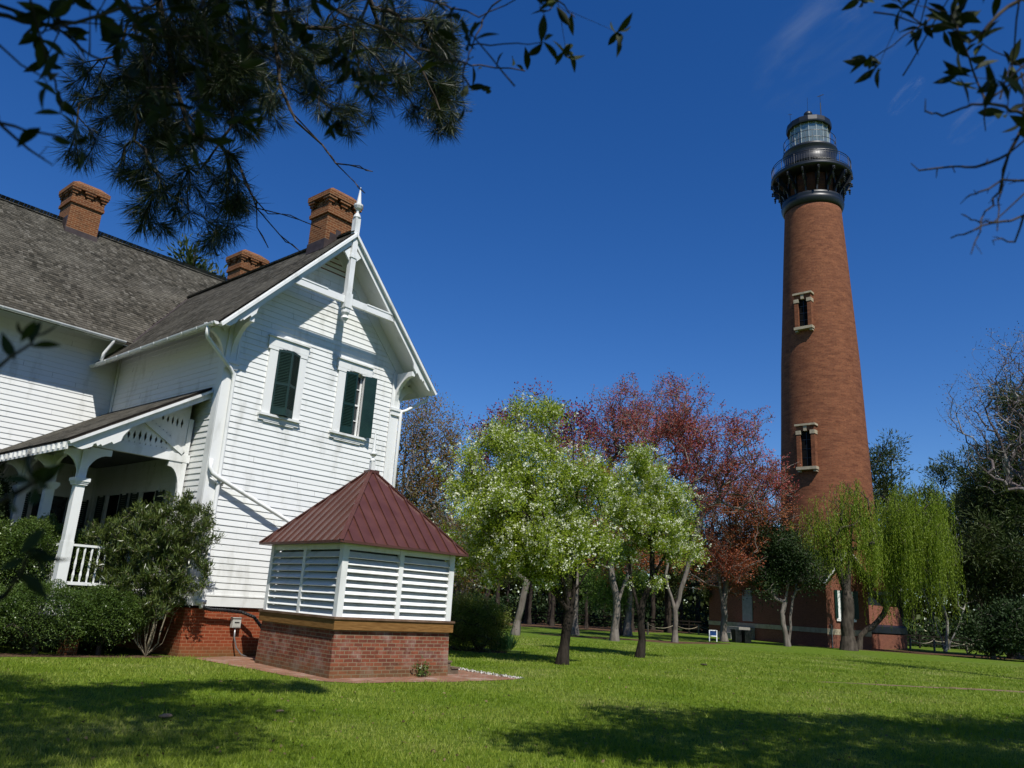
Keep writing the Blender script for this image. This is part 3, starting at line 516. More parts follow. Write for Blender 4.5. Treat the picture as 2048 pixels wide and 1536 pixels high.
# roofs
def slab(mb, poly, th): mb.prism(poly, (0, 0, -th))
roof = MB()
zr = lambda u: WR - MS * abs(u - UC)
EL = 3.66
for s in (-1, 1):
    roof.prism([(UC, -.80, WR - .02), (UC, 9.3, WR - .02), (UC + s * EL, 9.3, zr(UC + EL) - .02), (UC + s * EL, -.80, zr(UC + EL) - .02)], (0, 0, -.05))
MR, MZ, MV = .972, 13.73, 10.9
zm = lambda v: MZ - MR * abs(v - MV)
for s in (-1, 1):
    roof.prism([(-9.4, MV, MZ - .02), (10.6, MV, MZ - .02), (10.6, MV + s * 5.32, zm(MV + 5.32) - .02), (-9.4, MV + s * 5.32, zm(MV + 5.32) - .02)], (0, 0, -.05))
roof_o = part(roof, 'roof', deckm)
def shingles(name, o, ax, upv, wid, leng, ex, keep, par, seed, th=0.012):
    rg = np.random.default_rng(seed); o = np.array(o, float); ax = np.array(ax, float); upv = np.array(upv, float); upv /= np.linalg.norm(upv)
    nr = np.cross(ax, upv); nr *= np.sign(nr[2]); V = []
    s = -0.03
    while s < leng:
        x = -rg.uniform(0, .1); row = rg.uniform(-.006, .006)
        while x < wid:
            wd = rg.uniform(.08, .17); x1 = min(x + wd, wid); x0 = max(x, 0)
            if x1 - x0 > .02 and keep(*(o + ax * (x0 + x1) / 2 + upv * s)):
                lo = s + row + rg.normal() * .008; hi = s + ex * 1.15; t = th * rg.uniform(.7, 1.5)
                a = o + ax * (x0 + .002); b = o + ax * (x1 - .002)
                V += [a + upv * lo + nr * t, b + upv * lo + nr * t, b + upv * hi + nr * .003, a + upv * hi + nr * .003, a + upv * lo - nr * .002, b + upv * lo - nr * .002]
            x += wd
        s += ex
    V = np.array(V); n = len(V) // 6; i = np.arange(n)[:, None] * 6
    F = np.concatenate([i + np.array([[0, 1, 2, 3]]), i + np.array([[4, 5, 1, 0]])])
    return link(name, mesh_np(name, V, F), shing, par)
main_keep = lambda x, y, z: zm(y) > zr(x) - .02 or abs(x - UC) > EL
sl = math.hypot(1, MR)
shingles('shingle_course', (-9.4, MV - 5.30, zm(MV + 5.30)), (1, 0, 0), (0, 1, MR), 20, 5.30 * sl, .135, main_keep, roof_o, 1, .019)
shingles('shingle_course', (-9.4, MV + 5.30, zm(MV + 5.30)), (1, 0, 0), (0, -1, MR), 20, 5.30 * sl, .27, lambda *a: True, roof_o, 2)
wk = lambda x, y, z: z > zm(y) - .02 or y < 5.6 or (y < 6.4 and z < 8.5)
sw = math.hypot(1, MS)
shingles('shingle_course', (UC - EL, -.84, zr(UC + EL)), (0, 1, 0), (1, 0, MS), 10.1, EL * sw, .13, wk, roof_o, 3, .0055)
shingles('shingle_course', (UC + EL, -.84, zr(UC + EL)), (0, 1, 0), (-1, 0, MS), 10.1, EL * sw, .13, wk, roof_o, 4, .010)
rc = MB(); mb = rc
for i in range(78):
    v0 = -.84 + i * .127; 
    if v0 < 9.0:
        mb.bar((UC - .06, v0, WR + .0), (UC - .06, v0 + .14, WR + .012), .13, .02, (-.6, 0, 1)); mb.bar((UC + .06, v0, WR + .0), (UC + .06, v0 + .14, WR + .012), .13, .02, (.6, 0, 1))
rc.build('ridge_cap', shing, roof_o); mb = MB()
for i in range(150):
    u0 = -9.4 + i * .135
    mb.bar((u0, MV - .06, MZ), (u0 + .15, MV - .06, MZ + .012), .13, .02, (0, -.6, 1)); mb.bar((u0, MV + .06, MZ), (u0 + .15, MV + .06, MZ + .012), .13, .02, (0, .6, 1))
mb.build('ridge_cap', shing, roof_o)
# valley flashing
va = Vector((UC - (WR - 8.62) / MS, 5.64, 8.645)); vb = Vector((UC, MV - (MZ - WR) / MR, WR + .02))
MB().bar(va, vb, .05, .012, (0, 0, 1)).build('valley_flashing', flash, roof_o)
# soffits and white underside
mb = MB()
for s in (-1, 1):
    mb.prism([(UC, -.78, WR - .085), (UC, 6.4, WR - .085), (UC + s * (EL - .02), 6.4, zr(UC + EL) - .085), (UC + s * (EL - .02), -.78, zr(UC + EL) - .085)], (0, 0, -.06))
mb.prism([(-9.3, MV, MZ - .085), (10.5, MV, MZ - .085), (10.5, MV - 5.28, zm(MV + 5.28) - .085), (-9.3, MV - 5.28, zm(MV + 5.28) - .085)], (0, 0, -.06))
part(mb, 'soffit', white)
# barge boards with shaped feet
def barge(uc, ztop, slope, L0, v, th, s, wide=.27):
    out = []; prof = [(0, .07), (.10, .10), (.22, .20), (.34, .27), (.50, .29), (.58, .29), (.60, .24), (.66, .25), (.70, .33), (.78, .31), (.82, .37), (1.05, .36), (1.10, .43), (1.28, .42), (1.32, .31), (1.5, wide)]
    cosn = 1 / math.hypot(1, slope)
    def P(t, wdt): # t measured up the slope from the foot, wdt vertical drop
        du = L0 - t * cosn; return (uc + s * du, v, ztop - slope * du - wdt)
    top = [P(0, .10), P(L0 / cosn, .10)]
    low = [P(L0 / cosn, wide + .10)] + [P(t, wd + .10) for t, wd in prof[::-1]]
    return top + low
mb = MB()
for s in (-1, 1): mb.prism(barge(UC, WR, MS, EL - .06, -.80, .05, s), (0, .05, 0))
part(mb, 'barge_board', white)
mb = MB()
for s in (-1, 1):
    a = (UC, -.83, WR - .13); b = (UC + s * (EL - .02), -.83, zr(UC + EL) - .13)
    mb.bar(a, b, .07, .13, (0, -1, 0)); mb.bar((a[0], -.85, a[2] + .05), (b[0], -.85, b[2] + .05), .05, .05, (0, -1, 0))
    mb.bar((UC, -.025, WR - .36), (UC + s * 3.2, -.025, zr(UC + 3.2) - .36), .3, .04, (0, -1, 0))
part(mb, 'rake_moulding', white)
# gable truss
mb = MB(); mb.box(UC - .085, UC + .085, -.84, -.68, 9.35, 11.6); mb.box(UC - .115, UC + .115, -.86, -.66, 10.95, 11.05)
mb.box(UC - .115, UC + .115, -.865, -.655, 9.42, 9.86)
mb.lathe([(.02, 8.98), (.05, 9.04), (.11, 9.12), (.07, 9.2), (.12, 9.28), (.12, 9.35)], 8, (UC, -.76), .39)
mb.prism([(UC - .10, -.78, 11.25), (UC - .10, -.78, 10.85), (UC - .30, -.78, 11.08)], (0, .06, 0)).prism([(UC + .10, -.78, 11.25), (UC + .30, -.78, 11.08), (UC + .10, -.78, 10.85)], (0, .06, 0))
part(mb, 'king_post', white)
mb = MB(); mb.box(UC - 1.78, UC - .116, -.80, -.70, 9.56, 9.76).box(UC + .116, UC + 1.78, -.80, -.70, 9.56, 9.76)
for s in (-1, 1): mb.box(UC + s * 1.2 - .5, UC + s * 1.2 + .5, -.815, -.80, 9.74, 9.78)
part(mb, 'collar_beam', white)
mb = MB(); mb.box(UC - .085, UC + .085, -.845, -.675, 11.7, 12.22); mb.lathe([(.10, 12.22), (.115, 12.25), (.09, 12.33), (.04, 12.40), (.04, 12.48), (.10, 12.54), (.135, 12.62), (.135, 12.67), (.075, 12.69), (.045, 12.95), (.010, 13.25)], 12, (UC, -.76))
part(mb, 'finial', white)
# eave brackets
def bracket(org, a, b, n, th, mb):
    """a: horizontal reach vector, b: drop; curved brace between wall and eave"""
    org = Vector(org); a = Vector(a); pts = [org, org + a, org + a + Vector((0, 0, -.14))]
    for i in range(1, 7):
        t = i / 7; ang = t * math.pi / 2
        pts.append(org + a * (1 - math.sin(ang)) * .96 + Vector((0, 0, -.14 - (b - .14) * (1 - math.cos(ang)))))
    pts.append(org + Vector((0, 0, -b))); mb.prism([p - Vector(n) * th / 2 for p in pts], Vector(n) * th)
for uu, s in ((UL + .14, -1), (UR - .14, 1)):
    mb = MB()
    bracket((uu, -.04, 8.28), (0, -.70, 0), 1.05, (1, 0, 0), .12, mb)
    bracket((UL - .04 if s < 0 else UR + .04, .08, 7.98 + .06), (s * .62, 0, -.02), .95, (0, 1, 0), .12, mb)
    mb.box(uu - .2, uu + .2, -.12, -.04, 7.12, 7.2).box(uu - .17, uu + .17, -.09, -.04, 6.98, 7.12)
    part(mb, 'eave_bracket', white)
# gutters
def gutter(mb, a, b, r=.075, hang=.75, up=0):
    a = Vector(a); b = Vector(b); d = (b - a).normalized(); sd = d.cross(Vector((0, 0, 1))).normalized(); k = 9
    vs = []; 
    for p in (a, b):
        for rr in (r, r - .008):
            for i in range(k):
                t = math.pi * i / (k - 1); vs.append(p + sd * math.cos(t) * rr + Vector((0, 0, -math.sin(t) * rr)))
    f = []
    for i in range(k - 1):
        f += [(i, i + 1, 2 * k + i + 1, 2 * k + i), (k + i, 3 * k + i, 3 * k + i + 1, k + i + 1)]
    f += [(0, 2 * k, 3 * k, k), (k - 1, 2 * k - 1, 4 * k - 1, 3 * k - 1)]
    f += [tuple(range(k)), tuple(range(2 * k, 3 * k))]
    mb.add(vs, f); L0 = (b - a).length; n = int(L0 / hang)
    for i in range(n + 1):
        c = a + d * min(L0 - .05, .1 + i * hang)
        mb.tube([c + sd * math.cos(t) * (r + .008) + Vector((0, 0, -math.sin(t) * (r + .008))) for t in [math.pi * q / 6 for q in range(7)]], .009, 5)
for nm, a, b in (('g', (-9.3, 5.53, 8.60), (-.62, 5.53, 8.56)), ('g', (-1.10, -.78, 7.84), (-1.10, 6.42, 7.80)), ('g', (6.34, -.78, 7.84), (6.34, 6.4, 7.80)), ('g', (5.9, 5.53, 8.56), (10.5, 5.53, 8.60))):
    mb = MB(); gutter(mb, a, b); part(mb, 'gutter', white)
part(MB().tube([(-.95, 5.53, 8.55), (-.97, 5.55, 8.42), (-1.08, 5.75, 8.1), (-1.10, 5.78, 7.86)], .05, 10), 'downspout', white, smooth=True)
part(MB().tube([(-1.10, -.40, 7.78), (-1.10, -.38, 7.60), (-1.04, -.34, 7.52), (-.22, -.14, 6.98), (-.10, -.10, 6.88), (-.06, -.10, 6.75), (-.02, -.10, 4.0), (.03, -.10, 1.25), (.03, -.14, 1.10)], .05, 10).box(-.09, .09, -.16, -.05, 4.05, 4.09).box(-.09, .13, -.16, -.05, 1.2, 1.3), 'downspout', white, smooth=True)
part(MB().tube([(6.34, -.45, 7.76), (6.3, -.40, 7.62), (5.75, -.16, 7.2), (5.62, -.10, 7.14), (5.60, -.10, 7.0), (5.60, -.10, 1.1)], .05, 10), 'downspout', white, smooth=True)
dsp = MB().tube([(-.30, -.10, 4.62), (-.32, -.14, 4.42), (-.26, -.17, 4.28), (-.10, -.18, 4.20), (2.05, -.26, 3.36), (2.4, -.7, 3.22)], .055, 10); dsp.bar((-.28, -.14, 4.16), (0.08, -.14, 4.02), .03, .03); dsp.bar((0.03, -.1, 4.06), (.03, -.1, 3.9), .02, .05)
part(dsp, 'diagonal_drain_pipe', white, smooth=True)
# chimneys
def chimney(cu, cv, w, d, z0, z1, name='chimney'):
    mb = MB(); hw, hd = w / 2, d / 2; B = lambda e, a, b: mb.box(cu - hw - e, cu + hw + e, cv - hd - e, cv + hd + e, a, b)
    B(0, z0, z1 - .92); B(.055, z1 - .92, z1 - .80); B(.03, z1 - .80, z1 - .66); B(-.03, z1 - .66, z1 - .30)
    B(.13, z1 - .38, z1 - .22); mb.add([(cu + sx * (hw + .13 if q == 0 else hw * .72), cv + sy * (hd + .13 if q == 0 else hd * .72), z1 - .22 if q == 0 else z1) for q in (0, 1) for sx, sy in ((-1, -1), (1, -1), (1, 1), (-1, 1))], [(0, 1, 5, 4), (1, 2, 6, 5), (2, 3, 7, 6), (3, 0, 4, 7), (4, 5, 6, 7)])
    for ax in (0, 1):
        n = 3 if (w if ax == 0 else d) > .85 else 2; full = (w if ax == 0 else d)
        for sd in (-1, 1):
            for i in range(n):
                c = -full / 2 + full * (i / (n - 1)); 
                for (hwid, za, zb, e) in ((.19, z1 - .46, z1 - .375, .11), (.12, z1 - .56, z1 - .46, .07), (.06, z1 - .66, z1 - .56, .035)):
                    a0, a1 = max(c - hwid, -full / 2 - e), min(c + hwid, full / 2 + e)
                    if i == 0: a0 = -full / 2 - e - ax * .002
                    if i == n - 1: a1 = full / 2 + e + ax * .002
                    if ax == 0: y0 = cv + sd * (hd - .04); y1 = cv + sd * (hd + e); mb.box(cu + a0, cu + a1, min(y0, y1), max(y0, y1), za, zb)
                    else: x0 = cu + sd * (hw - .04); x1 = cu + sd * (hw + e - .003); mb.box(min(x0, x1), max(x0, x1), cv + a0, cv + a1, za + .001, zb - .001)
                # small stepped teeth rising from the band
            for i in range(n - 1):
                c = -full / 2 + full * ((i + .5) / (n - 1)); e = .012
                for hwid, za, zb in ((.13, z1 - .66, z1 - .58), (.07, z1 - .58, z1 - .50)):
                    if ax == 0: y0 = cv + sd * (hd - .04); y1 = cv + sd * (hd + e); mb.box(cu + c - hwid, cu + c + hwid, min(y0, y1), max(y0, y1), za, zb)
                    else: x0 = cu + sd * (hw - .04); x1 = cu + sd * (hw + e); mb.box(min(x0, x1), max(x0, x1), cv + c - hwid, cv + c + hwid, za, zb)
    return part(mb, name, brick_chim)
ch = chimney(UC, .40, 1.0, .82, 10.6, 13.35)
MB().prism([(UC - .52, -.03, 11.27), (UC - .52, .83, 11.27), (UC - .52, .83, 11.60), (UC - .52, -.03, 11.60)], (.02, 0, 0)).prism([(UC - .52, -.032, 11.27), (UC, -.032, 11.82), (UC + .02, -.032, 12.02), (UC - .15, -.032, 12.02), (UC - .15, -.032, 11.85), (UC - .35, -.032, 11.85), (UC - .35, -.032, 11.60), (UC - .52, -.032, 11.60)], (0, .02, 0)).build('flashing', flash, ch)
for cu in (-.92, 5.75):
    ch = chimney(cu, MV, 1.05, 1.0, 12.9, 15.3)
    MB().box(cu - .55, cu + .55, MV - .53, MV - .50, 13.18, 13.42).box(cu - .55, cu - .525, MV - .5, MV + .5, 13.2, 13.85).build('flashing', flash, ch)
# windows
def shutter(par, hinge, wid, z0, z1, ang, mirror, name='shutter'):
    """hinged at (u, v); opens outward by ang"""
    mb = MB(); h = z1 - z0; s = .045; t = .03
    mb.box(0, s, 0, t, 0, h).box(wid - s, wid, 0, t, 0, h)
    for a, b in ((0, .2), (h * .45, h * .45 + .07), (h - .07, h)): mb.box(s, wid - s, .002, t - .002, a, b)
    for lo, hi in ((.2, h * .45), (h * .45 + .07, h - .07)):
        n = int((hi - lo) / .042)
        for i in range(n):
            zc = lo + (i + .5) * (hi - lo) / n; mb.bar((s, t / 2, zc), (wid - s, t / 2, zc), .038, .007, (0, -.75, .66))
    mb.box(s, wid - s, t - .006, t - .003, .1, h - .05)
    M = Matrix.Translation((hinge[0], hinge[1], z0)) @ Matrix.Rotation(ang, 4, 'Z')
    if mirror: M = M @ Matrix.Diagonal((-1, 1, 1, 1))
    return mb.xf(M).build(name, green, par)
def gable_window(W, angs, sw_):
    a, b, z0, z1 = W; mb = MB()
    mb.box(a - .25, a, -.06, .14, z0, z1).box(b, b + .22, -.06, .14, z0, z1)
    mb.box(a - .33, b + .25, -.075, .0, z1, z1 + .24).box(a - .31, a + .0, -.073, 0, z1 - .1, z1).box(b, b + .23, -.073, 0, z1 - .1, z1)
    mb.box(a - .36, b + .27, -.12, .0, z1 + .24, z1 + .275).box(a, b, .0, .14, z1 - .03, z1)
    for i in range(6): # slight arch under the head
        x0 = a + (b - a) * i / 6; x1 = a + (b - a) * (i + 1) / 6; c = abs((i + .5) / 6 - .5) * 2
        mb.box(x0, x1, -.07, -.0, z1 - .001 - .07 * c * c, z1)
    mb.box(a - .33, b + .25, -.13, .14, z0 - .06, z0).box(a - .31, b + .23, -.065, 0, z0 - .18, z0 - .06).box(a - .15, b + .08, -.055, 0, z0 - .22, z0 - .18)
    w = part(mb, 'window', white)
    s = MB(); y0, y1 = .07, .11
    s.box(a, a + .045, y0, y1, z0, z1 - .03).box(b - .045, b, y0, y1, z0, z1 - .03)
    for zz in (z0, (z0 + z1) / 2 - .03, z1 - .08): s.box(a + .045, b - .045, y0, y1, zz, zz + .05)
    s.box((a + b) / 2 - .012, (a + b) / 2 + .012, y0 + .005, y1 - .005, z0 + .05, z1 - .08)
    for q in (.25, .75): s.box(a + .045, b - .045, y0 + .006, y1 - .006, z0 + (z1 - z0) * q - .012, z0 + (z1 - z0) * q + .012)
    s.build('sash', white, w)
    MB().box(a, b, .115, .12, z0, z1).build('pane', glassm, w)
    MB().box(a + .02, b - .02, .145, .15, z0, z1).build('blind', white, w)
    shutter(w, (a + .005, -.065), sw_[0], z0 + .02, z1 - .05, angs[0], False)
    shutter(w, (b - .005, -.065), sw_[1], z0 + .02, z1 - .05, angs[1], True)
    return w
tag(gable_window(W1, (-R_(28), R_(28)), (.395, .395)), 'gable window with its green louvred shutters nearly closed')
tag(gable_window(W2, (-R_(12), R_(160)), (.38, .37)), 'gable window with green shutters standing open')
# windows and door under the porch
def porch_window(org, ax, nr, x0, x1, z0, z1):
    org = Vector(org); ax = Vector(ax); nr = Vector(nr)
    M = Matrix(((ax.x, -nr.x, 0, org.x), (ax.y, -nr.y, 0, org.y), (0, 0, 1, 0), (0, 0, 0, 1)))
    mb = MB(); mb.box(x0 - .12, x0, -.05, .08, z0 - .05, z1 + .15).box(x1, x1 + .12, -.05, .08, z0 - .05, z1 + .15).box(x0, x1, -.05, .08, z1, z1 + .15).box(x0 - .15, x1 + .15, -.09, .0, z0 - .1, z0 - .05)
    mb.box(x0, x1, .03, .06, (z0 + z1) / 2 - .03, (z0 + z1) / 2 + .02).box((x0 + x1) / 2 - .015, (x0 + x1) / 2 + .015, .03, .06, z0, z1).box(x0, x1, .02, .06, z0 - .05, z0 + .03)
    w = mb.xf(M).build('window', white, H)
    MB().box(x0, x1, .061, .07, z0, z1).xf(M).build('pane', glassm, w)
    for s, h in ((-1, x0 - .12), (1, x1 + .12)):
        m2 = MB(); q = .42
        for a, b in ((0, .05), (q - .05, q)): m2.box(h + s * a, h + s * b, -.09, -.055, z0, z1) if s > 0 else m2.box(h - b, h - a, -.09, -.055, z0, z1)
        n = int((z1 - z0) / .06)
        for i in range(n): m2.box(min(h, h + s * q) + .05, max(h, h + s * q) - .05, -.08, -.062, z0 + i * .06, z0 + i * .06 + .045)
        m2.xf(M).build('shutter', green, w)
porch_window((0, 6.5, 0), (1, 0, 0), (0, -1, 0), -1.85, -.95, 1.4, 3.85)
porch_window((UL, 0, 0), (0, 1, 0), (-1, 0, 0), 2.45, 3.25, 2.0, 3.95)
porch_window((UL, 0, 0), (0, 1, 0), (-1, 0, 0), 4.55, 5.35, 2.0, 3.95)
# ---- porch
PS = .62; pz = lambda u: 6.52 + PS * (u + .3); PE = -3.42
P = part(MB().prism([(-.3, .42, pz(-.3)), (PE, .42, pz(PE)), (PE, 6.5, pz(PE)), (-.3, 6.5, pz(-.3))], (0, 0, -.05)), 'porch_roof', deckm)
shingles('shingle_course', (PE, .39, pz(PE) + .01), (0, 1, 0), (1, 0, PS), 6.1, (UL - PE) * math.hypot(1, PS), .13, lambda *a: True, P, 6, .0055)
mb = MB()
mb.prism(barge(-.3, 6.50, PS, -.3 - PE - .02, .40, .04, -1, .17), (0, .04, 0)); mb.bar((-.33, .37, pz(-.33) - .10), (PE, .37, pz(PE) - .10), .06, .13, (0, -1, 0))
part(mb, 'barge_board', white)
mb = MB(); mb.box(PE, PE + .03, .45, 6.5, pz(PE) - .24, pz(PE) - .06)
for i in range(21): mb.box(PE - .05, PE, .55 + i * .3, .60 + i * .3, pz(PE) - .2, pz(PE) - .08)
part(mb, 'fascia', white)
mb = MB(); mb.box(-2.9, UL - .03, .98, 6.45, 4.80, 4.83); porchshade = plain('porch_shaded_grey_paint', (.10, .11, .11), (.15, .16, .155), 2, .6); part(mb, 'porch_ceiling', porchshade)  # grey paint kept dark on ceiling and deck to stand for porch shade
mb = MB(); mb.box(-2.86, UL - .03, .93, 1.07, 4.58, 4.78).box(-2.86, -2.74, 1.071, 6.45, 4.50, 4.70); part(mb, 'porch_beam', white)
mb = MB(); mb.box(-2.98, UL - .04, .82, 6.45, 1.19, 1.27); part(mb, 'porch_deck', porchshade); mb = MB().box(-2.94, UL - .04, .86, .90, .80, 1.188).box(-2.94, -2.9, .901, 6.45, .80, 1.188); part(mb, 'porch_skirt', white)
for i in range(4):
    v0 = .95 + i * 1.7; part(MB().box(-2.5, -2.2, v0 - .15, v0 + .15, 0, .95), 'porch_pier', brick_chim)
for v0 in (1.0, 2.75, 4.6, 6.3):
    mb = MB(); u0 = -2.80; B = lambda r, a, b: mb.box(u0 - r, u0 + r, v0 - r, v0 + r, a, b)
    B(.11, 1.27, 2.4); B(.10, 2.4, 3.66); B(.135, 3.66, 3.7); B(.17, 3.74, 3.82); B(.15, 3.70, 3.74); B(.085, 3.82, 4.5)
    for d in ((1, 0), (0, 1), (0, -1), (-1, 0)):
        if (v0 > 1.2 and d[0] == 1) or (v0 < 1.2 and d[1] == -1): continue
        rch = .5 if d[0] >= 0 and d != (-1, 0) else .38
        bracket((u0 + d[0] * .08, v0 + d[1] * .08, 4.56 if d[0] >= 0 else 4.46), (d[0] * rch, d[1] * rch, 0), .68, (abs(d[1]), abs(d[0]), 0), .07, mb)
    part(mb, 'porch_post', white)
mb = MB(); mb.box(-.50, -.38, .94, 1.06, 1.27, 5.7); bracket((-.50, 1.0, 4.58), (-.34, 0, 0), .8, (0, 1, 0), .09, mb); part(mb, 'porch_post', white)
def railing(a, b):
    a = Vector(a); b = Vector(b); L0 = (b - a).length; d = (b - a) / L0; mb = MB()
    mb.bar(a + Vector((0, 0, 2.33)), b + Vector((0, 0, 2.33)), .08, .05).bar(a + Vector((0, 0, 1.5)), b + Vector((0, 0, 1.5)), .06, .07)
    n = int(L0 / .15)
    for i in range(1, n):
        p = a + d * L0 * i / n; mb.lathe([(.02, 1.53), (.02, 1.6), (.032, 1.68), (.018, 1.78), (.03, 1.92), (.018, 2.08), (.026, 2.2), (.02, 2.31)], 6, (p.x, p.y))
    part(mb, 'porch_railing', white)
railing((-2.69, 1.0, 0), (-.51, 1.0, 0)); railing((-2.80, 1.11, 0), (-2.80, 2.65, 0)); railing((-2.80, 2.86, 0), (-2.80, 4.5, 0)); railing((-2.80, 4.7, 0), (-2.80, 6.2, 0))
# fretwork panel with cut diamonds
def fret():
    v = .96; zb = 4.781; out = [(-2.62, zb), (-.49, zb), (-.49, pz(-.49) - .1), (-2.62, pz(-2.62) - .1 if pz(-2.62) - .1 > zb else zb + .02)]
    pts = [Vector(p) for p in out]; edges = [(i, (i + 1) % 4) for i in range(4)]; holes = []
    def dia(cx, cz, w_, h_): holes.append([(cx - w_, cz), (cx, cz - h_), (cx + w_, cz), (cx, cz + h_)])
    hs = [.035, .06, .09, .12, .135, .135, .12, .09, .06, .035]
    for i, h_ in enumerate(hs): dia(-2.20 + i * .135, 5.045 - abs(i - 4.5) * .012, .032, h_)
    for i, h_ in enumerate([.04, .07, .10, .125, .14, .14]): dia(-1.30 + i * .125, 5.60 - .01 * i, .03, h_)
    for i in range(13): dia(-2.30 + i * .135, 4.86, .016, .018)
    for i in range(12): dia(-2.2 + i * .135, pz(-2.2 + i * .135) - .30, .016, .018)
    for i in range(6): dia(-.82 - i * .1 - .1, 5.07 + i * .055 + .12, .016, .018)
    for h in holes:
        b = len(pts); pts += [Vector(p) for p in h]; edges += [(b + i, b + (i + 1) % 4) for i in range(4)]
    r = delaunay_2d_cdt(pts, edges, [], 0, 1e-5); vs = r[0]; fs = []
    def inside(c, poly):
        ins = False; n = len(poly)
        for i in range(n):
            x0, y0 = poly[i]; x1, y1 = poly[(i + 1) % n]
            if (y0 > c.y) != (y1 > c.y) and c.x < (x1 - x0) * (c.y - y0) / (y1 - y0) + x0: ins = not ins
        return ins
    for f in r[2]:
        c = sum((vs[i] for i in f), Vector((0, 0))) / len(f)
        if inside(c, out) and not any(inside(c, h) for h in holes): fs.append(tuple(f))
    mb = MB(); n = len(vs); mb.add([(p.x, v, p.y) for p in vs] + [(p.x, v + .025, p.y) for p in vs], fs + [tuple(i + n for i in f[::-1]) for f in fs])
    o = part(mb, 'fretwork_panel', white)
    MB().bar((-.54, v - .03, 4.82), (-1.66, v - .03, 5.46), .05, .13, (0, 0, 1)).build('brace', white, o)
fret()
# meter box, conduit and the corrugated drain hose
mb = MB().box(.93, 1.15, -.11, .0, .68, .91).box(.945, 1.135, -.118, -.11, .70, .80).box(.91, 1.17, -.13, 0, .905, .925); mbx = part(mb, 'electric_meter_box', plain('box_grey', (.42, .42, .38), (.5, .5, .46), 3, .5))
MB().box(.975, 1.105, -.122, -.118, .79, .815).build('meter_window', darkm, mbx)
MB().tube([(1.04, -.06, .68), (1.05, -.07, .45), (1.12, -.10, .22), (1.25, -.15, .06), (1.40, -.18, .012)], .02, 8).build('conduit', steel, mbx, smooth=True)
hp = [(.05, -.14, 1.12), (.3, -.15, 1.08), (.6, -.15, 1.08), (1.1, -.16, 1.05), (1.4, -.25, .95), (1.52, -.5, .70), (1.5, -.8, .25), (1.45, -1.0, .05)]
rr = []
hq = []
for i in range(len(hp) - 1):
    for k in range(10): hq.append(Vector(hp[i]).lerp(Vector(hp[i + 1]), k / 10)); rr.append(.045 if k % 2 else .036)
part(MB().tube(hq, rr, 10), 'corrugated_hose', rubber)
# ---------------------------------------------------------------- louvred cistern house
CN, CL, CR = Vector((-3.24, 16.58, 0)), Vector((-5.45, 19.11, 0)), Vector((-1.04, 18.82, 0))
E1 = (CR - CN); E2 = (CL - CN); la, lb = E1.length, E2.length
vent = empty('louvred_cistern_house', CN, math.atan2(E1.y, E1.x), 'small square louvred outbuilding with maroon metal roof on an old brick base', 'outbuilding')
Vr = Matrix.Rotation(-math.atan2(E1.y, E1.x), 4, 'Z')
e1 = Vr @ E1.normalized(); e2 = Vr @ E2.normalized()
SK = Matrix(((e1.x, e2.x, 0, 0), (e1.y, e2.y, 0, 0), (0, 0, 1, 0), (0, 0, 0, 1)))
def vp(mb, name, mat, par=None, **kw): return mb.xf(SK).build(name, mat, vent if par is None else par, **kw)
bt = .03
mb = MB(); mb.add([(x, y, z) for z, i in ((0, 0), (.93, bt)) for x, y in ((i, i), (la - i, i), (la - i, lb - i), (i, lb - i))], [(0, 1, 5, 4), (1, 2, 6, 5), (2, 3, 7, 6), (3, 0, 4, 7), (4, 5, 6, 7)])
vp(mb, 'brick_base', brick_old)
mb = MB(); o = .035
mb.box(-o, la + o, -o, .05, .93, 1.13).box(-o, la + o, lb - .05, lb + o, .93, 1.13).box(-o, .05, .051, lb - .051, .932, 1.128).box(la - .05, la + o, .051, lb - .051, .932, 1.128)
vp(mb, 'timber_beam', timber)
capm = plain('weathered_cap_board', (.10, .055, .03), (.22, .14, .09), 3, .85, stretch=(1, 1, 1))
vp(MB().box(-.06, la + .06, -.06, lb + .06, 1.132, 1.175), 'cap_board', capm)
zb, zt = 1.176, 2.68; pw = .15
mb = MB()
for x in (.02, la - .02 - pw):
    for y in (.02, lb - .02 - pw): mb.box(x, x + pw, y, y + pw, zb, zt)
mb.box(la / 2 - .06, la / 2 + .06, .025, .14, zb, zt).box(la / 2 - .06, la / 2 + .06, lb - .14, lb - .025, zb, zt).box(.025, .14, lb / 2 - .06, lb / 2 + .06, zb, zt).box(la - .14, la - .025, lb / 2 - .06, lb / 2 + .06, zb, zt)
mb.box(.171, la - .171, .04, .12, zt - .16, zt - .002).box(.171, la - .171, lb - .12, lb - .04, zt - .16, zt - .002).box(.04, .12, .171, lb - .171, zt - .16, zt - .002).box(la - .12, la - .04, .171, lb - .171, zt - .16, zt - .002)
vp(mb, 'frame', white)
def louvres(axis, c, sgn, a, b):
    mb = MB(); n = 9
    for i in range(n):
        z = zb + .055 + i * (zt - .17 - zb) / n
        if axis == 0: mb.bar((a, c + sgn * .0, z), (b, c, z), .165, .022, (0, 1.0 * sgn, .95))
        else: mb.bar((c, a, z), (c, b, z), .165, .022, (1.0 * sgn, 0, .95))
    vp(mb, 'louvre_panel', white)
for a, b in ((.171, la / 2 - .061), (la / 2 + .061, la - .171)): louvres(0, .085, -1, a, b); louvres(0, lb - .085, 1, a, b)
for a, b in ((.171, lb / 2 - .061), (lb / 2 + .061, lb - .171)): louvres(1, .085, -1, a, b); louvres(1, la - .085, 1, a, b)
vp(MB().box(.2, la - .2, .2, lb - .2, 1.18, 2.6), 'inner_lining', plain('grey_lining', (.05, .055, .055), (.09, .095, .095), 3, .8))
ov = .20; cx, cy = la / 2, lb / 2; ze, zp, tp = 2.665, 4.50, .06
